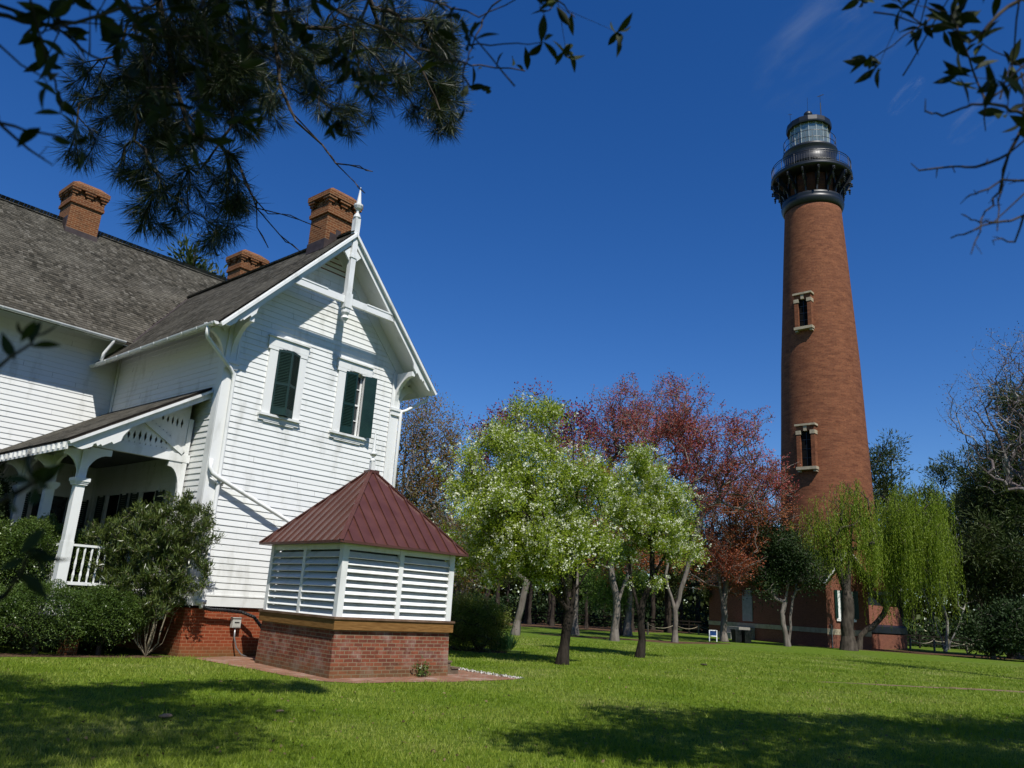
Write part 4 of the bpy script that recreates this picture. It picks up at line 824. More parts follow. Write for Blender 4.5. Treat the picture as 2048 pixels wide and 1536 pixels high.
cor = [(-ov, -ov), (la + ov, -ov), (la + ov, lb + ov), (-ov, lb + ov)]; tops = [(cx - tp, cy - tp), (cx + tp, cy - tp), (cx + tp, cy + tp), (cx - tp, cy + tp)]
mb = MB(); mb.add([(x, y, ze) for x, y in cor] + [(x, y, zp) for x, y in tops] + [(x, y, ze - .03) for x, y in cor], [(0, 1, 5, 4), (1, 2, 6, 5), (2, 3, 7, 6), (3, 0, 4, 7), (4, 5, 6, 7), (8, 9, 1, 0), (9, 10, 2, 1), (10, 11, 3, 2), (11, 8, 0, 3), (11, 10, 9, 8)])
vr = vp(mb, 'hip_roof', metalroof)
mb = MB()
for s in range(4):
    A0 = Vector((*cor[s], ze)); B0 = Vector((*cor[(s + 1) % 4], ze)); A1 = Vector((*tops[s], zp)); B1 = Vector((*tops[(s + 1) % 4], zp)); n = 12
    for i in range(1, n):
        t = i / n; foot = A0.lerp(B0, t); hm = min(t, 1 - t) * 2 
        apex = (A1 + B1) / 2; upd = apex - (A0 + B0) / 2
        hd = foot + upd * min(1, hm) * .985
        nn = (B0 - A0).cross(upd).normalized(); nn = nn if nn.z > 0 else -nn
        mb.bar(foot + nn * .014, hd + nn * .014, .028, .036, nn)
    mb.bar(A0 + Vector((0, 0, .015)), A1 + Vector((0, 0, .015)), .10, .03, (0, 0, 1))
    mb.bar(A0 + Vector((0, 0, -.01)), B0 + Vector((0, 0, -.01)), .03, .05, (0, 0, 1))
mb.box(cx - .14, cx + .14, cy - .14, cy + .14, zp - .045, zp + .02)
mb.xf(SK).build('standing_seam', metalroof, vr)
mb = MB(); mb.box(cx - .055, cx + .055, cy - .055, cy + .055, zp, zp + .26).lathe([(.07, zp + .26), (.055, zp + .31), (.03, zp + .33), (.03, zp + .36), (.06, zp + .38), (.095, zp + .42), (.095, zp + .45), (.05, zp + .47), (.012, zp + 1.0)], 12, (cx, cy))
vp(mb, 'finial', white)
mb = MB(); mb.box(la + .04, la + .36, lb * .08, lb * .08 + .75, .26, .30).box(la + .36, la + .62, lb * .08, lb * .08 + .75, .12, .155).box(la + .045, la + .33, lb * .08 + .02, lb * .08 + .72, 0, .26).box(la + .33, la + .59, lb * .08 + .02, lb * .08 + .72, 0, .12)
st = mb.xf(Matrix.Translation(CN) @ Matrix.Rotation(math.atan2(E1.y, E1.x), 4, 'Z')).build('wooden_steps', plain('step_wood', (.10, .07, .045), (.2, .15, .10), 4, .85))
tag(st, 'two low wooden steps beside the right end of the old brick base', 'steps')

# ---------------------------------------------------------------- lighthouse
LX, LY = 29.05, 71.31
LH = empty('lighthouse', (LX, LY, 0), 0, 'tall unpainted red brick lighthouse tower with black gallery and glass lantern room', 'lighthouse')
LH.scale = (1, 1, .988)
def lp(mb, name, mat, par=None, **kw): return mb.build(name, mat, LH if par is None else par, **kw)
prof = [(4.5, 4.3), (4.28, 6), (4.02, 10), (3.86, 14.3), (3.70, 19), (3.49, 25.7), (3.22, 31), (2.97, 36), (2.70, 41.0), (2.66, 41.8)]
lp(MB().lathe(prof, 72), 'tower_shaft', brick_tower, smooth=True, cyl=True)
oct_ = math.pi / 8
b1 = lp(MB().lathe([(5.8, 0), (5.8, 1.15)], 8, ph=.2), 'plinth', brick_oil, cyl=True)
lp(MB().lathe([(5.5, 1.15), (5.88, 1.25), (5.88, 1.75), (5.6, 1.9)], 8, ph=.2), 'plinth_band', blackiron)
lp(MB().lathe([(5.6, 1.9), (5.25, 3.4)], 8, ph=.2), 'battered_base', brick_oil, cyl=True)
lp(MB().lathe([(4.95, 3.4), (4.65, 3.45), (4.65, 4.1), (4.9, 4.3), (4.9, 4.55), (4.45, 4.7)], 8, ph=.2), 'base_cornice', blackiron)
lp(MB().lathe([(2.70, 41.55), (2.82, 41.7), (2.95, 42.05), (2.98, 42.25), (2.86, 42.4), (2.92, 42.5), (2.90, 42.75), (2.62, 42.95)], 48), 'iron_collar', blackiron, smooth=True)
lp(MB().lathe([(2.42, 42.9), (2.42, 45.2)], 32), 'watch_room', brick_mat('watch_room_shaded_brick', (.11, .04, .025), (.07, .028, .018), (.09, .05, .035), bw=.6, rh=.16), smooth=True, cyl=True)  # tower brick repeated darker, the gallery deck's shade put into its colour
dk = lp(MB().lathe([(2.5, 45.0), (3.72, 45.05), (3.86, 45.2), (3.90, 45.32), (3.84, 45.42), (3.88, 45.48), (3.88, 45.54), (2.4, 45.56)], 64), 'gallery_deck', blackiron, smooth=True)
CAMD = math.atan2(-LY, -LX)
for i in range(16):
    a = CAMD + (i + .5) * math.pi / 8; ca, sa = math.cos(a), math.sin(a)
    pr = [(2.44, 42.9), (2.66, 42.95), (2.74, 43.4), (2.95, 43.8), (3.25, 44.05), (3.55, 44.2), (3.72, 44.55), (3.74, 45.04), (3.4, 45.04), (3.3, 44.75), (3.0, 44.45), (2.75, 44.1), (2.62, 43.8), (2.60, 45.04), (2.44, 45.04)]
    mb = MB().prism([(r * ca + sa * .08, r * sa - ca * .08, z) for r, z in pr], (-sa * .16, ca * .16, 0))
    for r, z in ((3.62, 44.22), (3.06, 43.86)):
        mb.lathe([(.03, z - .55), (.10, z - .47), (.03, z - .40), (.12, z - .28), (.05, z - .2), (.14, z - .08), (.06, z + .05)], 8, (r * ca, r * sa))
    mb.lathe([(.05, 44.5), (.13, 44.58), (.05, 44.7), (.11, 44.78), (.04, 44.95)], 8, (3.86 * ca, 3.86 * sa))
    lp(mb, 'bracket', blackiron)
def ring(mb, r, z, th, k=64): mb.tube([(r * math.cos(2 * math.pi * i / k), r * math.sin(2 * math.pi * i / k), z) for i in range(k + 1)], th, 5, cap=False)
mb = MB()
for z in (45.75, 46.5): ring(mb, 3.78, z, .025)
ring(mb, 3.78, 46.72, .04)
for i in range(96):
    a = 2 * math.pi * i / 96; th = .035 if i % 6 == 0 else .012
    mb.tube([(3.78 * math.cos(a), 3.78 * math.sin(a), 45.5), (3.78 * math.cos(a), 3.78 * math.sin(a), 46.72 if i % 6 == 0 else 46.5)], th, 4)
lp(mb, 'gallery_railing', blackiron)
lp(MB().lathe([(2.50, 45.5), (2.50, 46.6), (2.54, 46.62), (2.54, 46.7), (2.50, 46.72), (2.50, 48.0), (2.62, 48.15), (2.66, 48.35), (2.60, 48.42), (1.9, 48.45)], 48), 'lantern_drum', blackiron, smooth=True)
mb = MB()
for z in (49.0, 49.75): ring(mb, 2.52, z, .03)
for i in range(24):
    a = 2 * math.pi * i / 24; mb.tube([(2.52 * math.cos(a), 2.52 * math.sin(a), 48.4), (2.52 * math.cos(a), 2.52 * math.sin(a), 49.75)], .02, 4)
lp(mb, 'lantern_railing', blackiron)
lg = bpy.data.materials.new('lantern_glass'); t = nodes(lg)
gl_ = N(t, 'ShaderNodeBsdfGlossy'); gl_.inputs['Roughness'].default_value = .15; gl_.inputs['Color'].default_value = (.8, .9, .9, 1)
tr_ = N(t, 'ShaderNodeBsdfTransparent'); tr_.inputs[0].default_value = (.62, .74, .72, 1); mx = N(t, 'ShaderNodeMixShader'); mx.inputs[0].default_value = .16; oo = N(t, 'ShaderNodeOutputMaterial')
df_ = N(t, 'ShaderNodeBsdfDiffuse'); df_.inputs[0].default_value = (.42, .52, .48, 1); m0 = N(t, 'ShaderNodeMixShader'); m0.inputs[0].default_value = .30; L(t, tr_.outputs[0], m0.inputs[1]); L(t, df_.outputs[0], m0.inputs[2]); L(t, m0.outputs[0], mx.inputs[1]); L(t, gl_.outputs[0], mx.inputs[2]); L(t, mx.outputs[0], oo.inputs[0])
lan = lp(MB().lathe([(1.88, 48.4), (1.88, 51.2)], 16), 'lantern_glass', lg)
mull = plain('pale_mullion', (.42, .46, .45), (.55, .58, .56), 3, .4, .5, metal=.2)
mb = MB()
for i in range(16):
    a = 2 * math.pi * i / 16; mb.tube([(1.90 * math.cos(a), 1.90 * math.sin(a), 48.4), (1.90 * math.cos(a), 1.90 * math.sin(a), 51.2)], .035, 5)
mb.build('mullion', mull, lan)
lens = plain('fresnel_lens', (.10, .17, .15), (.30, .40, .36), 5, .12, .9)
mb = MB()
for i in range(14): z = 48.55 + i * .15; r = .95 * math.sin(math.pi * (i + 2.5) / 18.5); mb.lathe([(r * .9, z), (r, z + .05), (r * .86, z + .12)], 16)
lp(mb, 'lens', lens)
lp(MB().lathe([(.7, 50.3), (1.55, 51.0), (1.6, 51.1)], 24), 'inner_hood', plain('hood_grey', (.2, .2, .17), (.3, .3, .26), 3, .5))
lp(MB().lathe([(1.95, 51.15), (2.18, 51.1), (2.22, 51.25), (2.20, 51.72), (2.10, 51.82), (1.2, 52.35), (.45, 52.62), (.2, 52.66)], 16), 'lantern_roof', blackiron)
lp(MB().lathe([(.10, 52.62), (.34, 52.66), (.30, 52.76), (.20, 52.8), (.34, 52.9), (.43, 53.08), (.44, 53.2), (.40, 53.35), (.26, 53.5), (.08, 53.58)], 24), 'vent_ball', blackiron, smooth=True)
mb = MB().tube([(0, 0, 53.5), (0, 0, 55.3)], .015, 5); lp(mb, 'lightning_rod', blackiron)
rx, ry = math.cos(CAMD + math.pi / 2), math.sin(CAMD + math.pi / 2)
mb = MB().tube([(rx * 1.25, ry * 1.25, 52.2), (rx * 1.25, ry * 1.25, 54.4)], .05, 6).tube([(rx * 1.25, ry * 1.25, 54.4), (rx * 1.25, ry * 1.25, 55.3)], .02, 5).bar((rx * 1.0, ry * 1.0, 55.2), (rx * 1.6, ry * 1.6, 55.35), .02, .08); lp(mb, 'weather_mast', blackiron)
mb = MB().tube([(-rx * 1.75, -ry * 1.75, 52.0), (-rx * 1.75, -ry * 1.75, 53.7)], .02, 5).bar((-rx * 1.55, -ry * 1.55, 53.55), (-rx * 1.95, -ry * 1.95, 53.6), .02, .04); lp(mb, 'anemometer', blackiron)
def tower_window(az, z0, z1, r, wd, tilt):
    M = Matrix.Rotation(az, 4, 'Z') @ Matrix.Translation((r, 0, 0)); w_ = wd / 2; dp = .55
    X = lambda mb: mb.xf(M)
    win = X(MB().box(-dp, .34, -w_ - .34, -w_, z0, z1).box(-dp, .34, w_, w_ + .34, z0, z1).box(-dp, .32, -w_ - .34, w_ + .34, z1, z1 + .42)).build('window', brick_tower, LH)
    X(MB().box(-dp, .46, -w_ - .44, w_ + .44, z1 + .42, z1 + .60).box(-dp, .39, -.14, .14, z1 - .05, z1 + .45).box(-dp, .38, -w_ - .38, -w_ + .06, z1 - .35, z1 - .0).box(-dp, .38, w_ - .06, w_ + .38, z1 - .35, z1 - .0)).build('stone_lintel', stone, win)
    X(MB().box(-dp, .46, -w_ - .42, w_ + .42, z0 - .26, z0).box(-dp, .3, -w_ - .36, -w_ - .1, z0 - .45, z0 - .26).box(-dp, .3, w_ + .1, w_ + .36, z0 - .45, z0 - .26)).build('stone_sill', stone, win)
    X(MB().box(-.30, .07, -w_, w_, z0, z1)).build('pane', darkm, win)
    s = MB().box(.07, .10, -.02, .02, z0, z1)
    for i in range(1, 4): s.box(.071, .099, -w_, w_, z0 + (z1 - z0) * i / 4 - .02, z0 + (z1 - z0) * i / 4 + .02)
    X(s).build('glazing_bar', blackiron, win)
tower_window(CAMD - R_(20), 28.35, 31.15, 3.37, .88, 0); tower_window(CAMD - R_(20.5), 15.0, 18.3, 3.90, .95, 0)

# ---------------------------------------------------------------- brick outbuilding at the foot of the tower
OB_ = empty('brick_oil_house', (24.55, 61.2, 0), R_(18), 'low red brick gabled building with pale stone band at the foot of the tower', 'outbuilding')
def op(mb, name, mat, par=None, **kw): return mb.build(name, mat, OB_ if par is None else par, **kw)
gw, gl2 = 4.0, 16.0
mb = MB().box(.04, gw - .04, .04, gl2, 0, 4.7); mb.prism([(.04, .04, 4.7), (gw - .04, .04, 4.7), (gw / 2, .04, 7.0)], (0, gl2 - .1, 0)); op(mb, 'brick_wall', brick_oil)
op(MB().box(-.03, gw + .03, -.03, .0, 1.0, 1.35).box(-.03, 0, 0, gl2, 1.0, 1.35).box(-.02, gw + .02, -.02, .04, .94, 1.0), 'stone_band', stone)
op(MB().box(.0, gw, .0, .04, 0, .94).box(.0, .04, .04, gl2, 0, .94), 'brick_plinth', brick_oil)
orf = MB()
for s in (-1, 1): orf.prism([(gw / 2, -.35, 7.35), (gw / 2, gl2 + .3, 7.35), (gw / 2 + s * (gw / 2 + .4), gl2 + .3, 4.75), (gw / 2 + s * (gw / 2 + .4), -.35, 4.75)], (0, 0, -.12))
op(orf, 'roof', deckm)
mb = MB()
for s in (-1, 1): mb.bar((gw / 2, -.37, 7.24), (gw / 2 + s * (gw / 2 + .42), -.37, 4.6), .05, .24, (0, -1, 0))
op(mb, 'barge_board', white)
for x in (1.15, 2.35):
    w_ = op(MB().box(x - .22, x + .22, -.03, .02, 2.1, 4.15).box(x - .30, x + .30, -.08, .0, 1.93, 2.1), 'window', white)
    MB().box(x - .40, x - .14, -.075, -.032, 2.15, 4.2).build('shutter', green, w_); MB().box(x + .12, x + .55, -.09, -.032, 2.15, 4.2).build('shutter', green, w_)
op(MB().tube([(.35, -.06, 0), (.35, -.06, 1.6), (.15, -.06, 1.65)], .03, 6), 'vent_pipe', steel)
op(MB().box(-.06, 0.03, 9.2, 10.6, 1.5, 4.1), 'door', plain('grey_door', (.2, .21, .2), (.28, .29, .27), 3, .6))
op(MB().box(-1.6, -.04, 8.9, 11.5, 0, 1.0).box(-2.2, -1.62, 9.2, 11.2, 0, .5), 'stoop', plain('concrete', (.22, .21, .19), (.32, .30, .27), 4, .9))

# ---------------------------------------------------------------- rope and rail fences
def rope_fence(pts, label, seed):
    rg = random.Random(seed); f = empty('rope_fence', (pts[0][0], pts[0][1], 0), 0, label, 'fence'); o = Vector((*pts[0], 0))
    tops = []
    for (x, y) in pts:
        p = Vector((x, y, 0)) - o; h = .98 + rg.uniform(-.05, .05); l = Vector((rg.uniform(-.04, .04), rg.uniform(-.04, .04), 0)); tops.append(p + l + Vector((0, 0, h - .14)))
        MB().tube([p, p + l * .5 + Vector((0, 0, h / 2)), p + l + Vector((0, 0, h - .02)), p + l + Vector((0, 0, h))], [.085, .08, .078, .06], 10).build('post', postwood, f, smooth=False)
    for a, b in zip(tops[:-1], tops[1:]):
        n = 10; sag = min(.32, (b - a).length * .09); MB().tube([a.lerp(b, i / n) - Vector((0, 0, sag * 4 * (i / n) * (1 - i / n))) for i in range(n + 1)], .022, 6).build('rope', ropem, f)
rope_fence([(36.9, 69.6), (40.4, 70.9), (44.3, 71.4), (48.5, 71.6)], 'rope and post fence along the front of the dark shrubs at the far right', 1)
rope_fence([(35.2, 70.3), (41.6, 78.5), (43.2, 78.8), (46.4, 79.3), (49.3, 79.8)], 'rope and post fence looping past the bare white stemmed tree', 2)
rope_fence([(12.2, 66.9), (15.6, 72.5), (19.0, 77.8), (22.5, 80)], 'rope and post fence behind the maple trunks, left of the white notice frame', 3)
fencem = plain('shaded_fence_wood', (.010, .008, .006), (.022, .018, .014), 5, .95, .1)  # wood colour lowered in place of shade from the trees
def rail_fence(pts, label):
    f = empty('rail_fence', (pts[0][0], pts[0][1], 0), 0, label, 'fence'); o = Vector((*pts[0], 0)); Q = []
    for a, b in zip(pts[:-1], pts[1:]):
        a = Vector((*a, 0)) - o; b = Vector((*b, 0)) - o; n = max(1, round((b - a).length / 2.6))
        Q += [a.lerp(b, i / n) for i in range(n)]
    Q.append(b)
    for p in Q: MB().box(p.x - .07, p.x + .07, p.y - .07, p.y + .07, 0, 1.25).build('post', fencem, f)
    mb = MB()
    for a, b in zip(Q[:-1], Q[1:]):
        for z in (.45, .8, 1.12): mb.bar(a + Vector((0, 0, z)), b + Vector((0, 0, z)), .05, .11)
    mb.build('rails', fencem, f)
rail_fence([(-12, 76), (22, 84)], 'shade-darkened wooden rail fence at the edge of the pine woods on the left')
rail_fence([(38, 78.5), (60, 82)], 'shade-darkened wooden rail fence behind the rope posts on the right')
# white notice frame and bins
nf = empty('notice_frame', (15.3, 58.5, 0), R_(15), 'small white framed notice board with a blue panel beside a grey trunk', 'sign')
MB().box(-.32, -.26, -.03, .03, 0, .78).box(.26, .32, -.03, .03, 0, .78).box(-.26, .26, -.03, .03, .72, .78).box(-.26, .26, -.03, .03, .34, .40).build('frame', plain('bright_white', (.8, .8, .8), (.85, .85, .85), 2, .5), nf)
MB().box(-.26, .26, -.01, .01, .40, .72).build('panel', plain('blue_panel', (.01, .04, .14), (.015, .06, .2), 2, .4), nf)
for q, (x, y) in enumerate(((17.3, 59.6), (17.95, 59.5))):
    mb = MB().box(-.28, .28, -.28, .28, 0, .82); bn = empty('waste_bin', (x, y, 0), .3, ('dark lidded waste bin in shade, nearer the grey trunk', 'dark lidded waste bin in shade, farther from the grey trunk')[q], 'bin', 'waste bins by the brick building')
    MB().add([(sx * r, sy * r, z) for z, r in ((0, .24), (.82, .30)) for sx, sy in ((-1, -1), (1, -1), (1, 1), (-1, 1))], [(0, 1, 5, 4), (1, 2, 6, 5), (2, 3, 7, 6), (3, 0, 4, 7), (4, 5, 6, 7)]).build('body', rubber, bn); MB().box(-.32, .32, -.32, .32, .82, .9).build('lid', rubber, bn)
# small things lying in the grass
rk = random.Random(4)
def lump(name, x, y, s, mat, label, cat):
    V = []; n1, n2 = 6, 8
    mb = MB(); mb.lathe([(.02, 0)] + [(s * math.sin(math.pi * i / n1) * rk.uniform(.8, 1.2), s * .55 * (1 - math.cos(math.pi * i / n1)) / 1.4 + .0) for i in range(1, n1)] + [(.01, s * .8)], n2)
    o = mb.build(name, mat, smooth=True); o.location = (x, y, .01); o.rotation_euler = (0, 0, rk.uniform(0, 3)); o.scale = (1.3, .8, .8); tag(o, label, cat)
leafm = plain('dry_leaf_brown', (.22, .14, .08), (.34, .24, .15), 8, .8)
rg = np.random.default_rng(77); n = 900; yy = 8 * (40 / 8) ** rg.random(n); xx = yy * rg.uniform(-.6, .7, n); ok = ~((xx < 1.2) & (yy > 15.5 + np.maximum(0, -xx - 3.2) * .0) & (yy < 34)) 
V, F = cards(np.c_[xx, yy, np.full(n, .02)][ok], np.c_[rg.normal(size=(n, 2)), rg.random(n) * .3][ok], rg.uniform(.03, .075, ok.sum()), rg.uniform(.02, .045, ok.sum()), rg)
tag(link('fallen_leaves', mesh_np('fallen_leaves', V, F), plain('dry_leaves', (.10, .06, .03), (.26, .19, .10), 6, .8)), 'small dry leaves scattered over the lawn', 'fallen leaves', kind='stuff')
lump('dry_leaf', -4.02, 10.59, .085, leafm, 'pale dry leaf in the shaded grass at lower left', 'leaf')
lump('dry_leaf', -2.9, 16.9 - 5.2, .05, leafm, 'small brown leaf in sunlit grass just right of the left tree shadow', 'leaf')
lump('pine_cone', 7.13, 28.5, .11, bark_dark, 'dark pine cone on the lawn beyond the second blossoming tree', 'pine cone')
# ---------------------------------------------------------------- trees
def seedof(s): return sum(ord(c) * (i + 3) for i, c in enumerate(s)) % 99991
def mk(name, key, label, cat='tree', group=None):
    b = T[key]['base']; o = empty(name, (b[0], b[1], 0), 0, label, cat, group)
    bl = [(x - b[0], y - b[1], z, rx, ry, rz) for x, y, z, rx, ry, rz in T[key]['blobs']]
    return o, bl, np.random.default_rng(seedof(key + name))
def stems(spec): return [[np.array(p, float) for p in s] for s in spec]

# blossoming pears
def pear(key, label, tr, R, ntip, nleaf, npet, zmin):
    o, bl, rg = mk('pear_tree', key, label, 'tree', 'blossoming pear trees on the lawn')
    tg, _ = in_clumps(bl, ntip, rg, .6, 9, .26); sk = grow(stems(tr), tg, rg, R, .006, .45, zmin, .7, .08)
    wood('trunk', sk, bark_pear, o, 7)
    C, D = round_tips(sk, nleaf, .13, rg); foliage('crown', C, D, .075, .044, rg, GREENS['pear'], o)
    cl = sk[0][sk[3][rg.integers(0, len(sk[3]), npet // 9)]] + rg.normal(size=(npet // 9, 3)) * .16
    cl = cl[rg.random(len(cl)) < np.clip(1.25 - .85 * (cl[:, 2] / cl[:, 2].max()) ** 2, .15, 1)]; C = np.repeat(cl, 9, 0) + rg.normal(size=(len(cl) * 9, 3)) * .035
    foliage('blossom', C, rg.normal(size=C.shape), .058, .052, rg, GREENS['petal'], o)
pear('pear1', 'large white blossoming pear tree with leaning shade-darkened trunk, nearest to the house', [[(0, 0, 0), (.10, 0, 1.0), (.28, 0, 2.1)], [(.28, 0, 2.1), (.35, .1, 3.6), (.2, 0, 5.6), (0, 0, 7.2)], [(.15, 0, 1.5), (-.7, .3, 2.8), (-1.9, .2, 4.3)], [(.25, 0, 1.9), (1.0, -.3, 3.4), (.9, -.2, 4.8)], [(.2, 0, 1.6), (-.4, -.6, 3.2), (-1.2, -.9, 5.4)]], .15, 1050, 92000, 33000, 1.7)
pear('pear2', 'smaller white blossoming pear tree with forked trunk, right of the large one', [[(0, 0, 0), (0.02, 0, 1.3), (.08, 0, 2.0)], [(.02, 0, 1.5), (-.35, 0, 2.7), (-.5, .1, 4.2)], [(.08, 0, 2.0), (.45, 0, 3.0), (.5, 0, 4.6), (.2, 0, 6.8)], [(.45, 0, 3.0), (1.1, -.1, 4.2)]], .14, 560, 44000, 19000, 2.2)
# red flowering maples
def maple(key, label, tr, R, ntip, nfl, mat, zmin=2.5, sz=.12, sp=.13):
    o, bl, rg = mk('maple_tree', key, label, 'tree', 'red flowering maples behind the lawn')
    tg, _ = in_clumps(bl, ntip, rg, .62, 14, .55); sk = grow(stems(tr), tg, rg, R, .014, .6, zmin, .55, .06)
    wood('trunk', sk, bark_grey, o, 5)
    C, D = round_tips(sk, int(nfl * 1.25), sp, rg); foliage('crown', C, D, sz, sz * .62, rg, GREENS[mat], o)
maple('m_a', 'tall crimson flowering maple whose crown stands highest behind the pears', [[(0, 0, 0), (.1, 0, 3), (-.2, 0, 7), (-.4, 0, 12)], [(.1, 0, 3), (1.2, 0, 6.5), (1.9, 0, 12.5)]], .28, 1700, 17000, 'mred', 3)
maple('m_b', 'crimson flowering maple with forked grey trunk left of the white notice frame', [[(0, 0, 0), (0, 0, 1.9)], [(0, 0, 1.9), (-.6, 0, 4), (-.5, .2, 8.5)], [(0, 0, 1.9), (.7, 0, 4.2), (1.6, -.2, 7.5), (2.2, -.4, 11)]], .17, 2100, 21000, 'mred', 3)
maple('m_c', 'orange red maple with grey trunk beside the white notice frame', [[(0, 0, 0), (0, 0, 2.4)], [(0, 0, 2.4), (-.35, 0, 4.5), (-.2, .2, 7.5)], [(0, 0, 2.4), (.3, 0, 4.8), (1.4, -.2, 9)]], .24, 2400, 33000, 'morange', 3.2)
maple('m_d', 'red flowering maple with pale forked trunk seen between the two pears', [[(0, 0, 0), (.1, 0, 2.0)], [(.1, 0, 2.0), (-.3, 0, 4), (-.6, 0, 8)], [(.1, 0, 2.0), (.8, 0, 4.0), (.7, .2, 6.5)]], .22, 900, 12000, 'morange', 3)
maple('m_e', 'slender purple budded maple rising above the large pear, its trunk behind it', [[(0, 0, 0), (-.1, 0, 4), (-.9, 0, 9), (-2.8, 0, 13)], [(-.2, 0, 5), (-3, 0, 9)]], .22, 800, 7000, 'mpurple', 4, .17, .2)
maple('m_f', 'leaning grey trunked young maple in thin green leaf behind the round hedge', [[(0, 0, 0), (.35, 0, 2.2), (.75, 0, 3.8), (.2, 0, 6)], [(.5, 0, 2.8), (-1.0, 0, 4.5), (-2, 0, 6)]], .21, 620, 6000, 'bare', 2.5, .12)
def bare(key, label, tr, R, ntip, nfl, mat, bark, zmin=2, name='bare_tree', rt=.009, sz=.09, jit=.10, up=.8):
    o, bl, rg = mk(name, key, label); tg, _ = in_blobs(bl, ntip, rg, .6); sk = grow(stems(tr), tg, rg, R, rt, .5, zmin, up, jit)
    wood('trunk', sk, bark, o, 5)
    if nfl: C, D = round_tips(sk, nfl, .2, rg); foliage('crown', C, D, sz, sz * .6, rg, GREENS[mat], o)
bare('bare', 'nearly leafless spreading tree with reddish twigs just behind the house corner', [[(0, 0, 0), (-.2, 0, 4), (-.6, 0, 8), (-.7, 0, 12)], [(-.2, 0, 4.2), (.8, 0, 7), (1.2, 0, 9)]], .24, 2300, 15000, 'bare', bark_grey, 2.5, sz=.11, rt=.008, jit=.05, up=.3)
bare('bareg', 'thin twiggy budding tree between the maroon roof and the large pear', [[(0, 0, 0), (-.2, 0, 3), (-.8, 0, 7)]], .2, 900, 7000, 'bare', bark_grey, 2)
bare('white', 'bare multi stemmed tree with pale stems behind the rope posts', [[(0, 0, 0), (-.9, 0, 3.2), (-1.8, 0, 6)], [(0.05, 0, 0), (.4, 0, 2.6), (-.1, 0, 4.6), (.2, 0, 7.5)], [(.1, 0, 0), (1.5, 0, 2.6), (2.4, 0, 5)]], .15, 260, 0, 'bare', bark_white, 1.5, rt=.012)
bare('syc', 'white barked leafless sycamore reaching in from the right edge above the dark evergreens', [[(0, 0, 0), (-.2, .1, 4), (.0, 0, 6.8), (-.8, .5, 8.2), (-1.5, .9, 9.5), (-2.2, 1.3, 11)], [(-.1, 0, 5.5), (.3, 0, 9), (.2, .3, 14)], [(-.8, .5, 8.2), (-1.4, .8, 10.8), (-1.9, 1.1, 12.6)]], .26, 1500, 4200, 'syc', bark_syc, 5, rt=.005, sz=.07, jit=.12)
# evergreens
def evergreen(name, key, label, tr, R, ntip, nl, mat, bark, sz, wd, sp, zmin=2.0, cat='tree'):
    o, bl, rg = mk(name, key, label, cat); tg, _ = (in_clumps(bl, ntip, rg, .6, 12, .5) if cat == 'tree' else in_blobs(bl, ntip, rg, .45)); sk = grow(stems(tr), tg, rg, R, .012, .6, zmin, .5, .08)
    wood('trunk', sk, bark, o, 6); C, D = round_tips(sk, nl, sp, rg); foliage('crown', C, D, sz, wd, rg, GREENS[mat], o)
evergreen('holly_tree', 'holly', 'dark glossy evergreen tree with pale forked trunk in front of the brick building', [[(0, 0, 0), (-.3, 0, 2.2), (.3, 0, 4.5)], [(.05, 0, 0), (.35, 0, 2.5), (.9, 0, 5), (.6, 0, 8)]], .2, 520, 26000, 'holly', bark_grey, .15, .09, .30)
evergreen('dark_cedar', 'rcedar', 'tall dark conical evergreen filling the right edge behind the sycamore', [[(0, 0, 0), (0, 0, 6), (0, 0, 20)]], .4, 1500, 60000, 'pine', bark_dark, .40, .07, .34, 1.0)
evergreen('dark_shrub', 'bushR', 'low dark broad shrub behind the rope fence at the right edge', [[(0, 0, 0), (0, 0, .6)]], .14, 300, 15000, 'holly', bark_grey, .2, .11, .3, .2, 'shrub')
evergreen('young_pine', 'lowpine', 'small bright green young pine glimpsed between the trunks of the pears', [[(0, 0, 0), (0, 0, 3), (-.1, 0, 4.6)]], .1, 240, 9000, 'pinel', bark_pine, .30, .05, .22, 1.6)
evergreen('round_hedge_shrub', 'hedge', 'rounded azalea hedge right of the louvred cistern house', [[(0, 0, 0), (-.3, 0, .4), (-.6, 0, .8)], [(0, 0, 0), (.4, 0, .7)]], .08, 420, 42000, 'hedge', bark_dark, .06, .038, .15, .1, 'shrub')
# weeping willows
def willow(key, label, tr, R, ntip, nst, lens, zend=.9):
    o, bl, rg = mk('willow_tree', key, label, 'tree'); tg, _ = in_blobs(bl, ntip, rg, .5); sk = grow(stems(tr), tg, rg, R, .012, .6, 2.4, .9, .12)
    wood('trunk', sk, bark_dark, o, 7)
    pts, par, rad, tips = sk; t = tips[rg.integers(0, len(tips), nst)]; S = pts[t] + rg.normal(size=(nst, 3)) * .15
    C = []; D = []; PA = []; PB_ = []
    for s in S:
        ln = rg.uniform(*lens); ln = min(ln, s[2] - zend - rg.random() * 1.2); 
        if ln < .5: continue
        dr = rg.normal(size=2) * .18; m = int(ln / .11); p0 = s
        for i in range(m):
            f = i / m; x = s[0] + dr[0] * math.sin(f * 2.2) * 1.2; y = s[1] + dr[1] * math.sin(f * 2.2) * 1.2; z = s[2] - ln * f + .25 * math.sin(f * 3.14)
            C.append((x + rg.normal() * .03, y + rg.normal() * .03, z)); D.append((rg.normal() * .35, rg.normal() * .35, -1))
    foliage('crown', np.array(C), np.array(D), .17, .045, rg, GREENS['willow'], o)
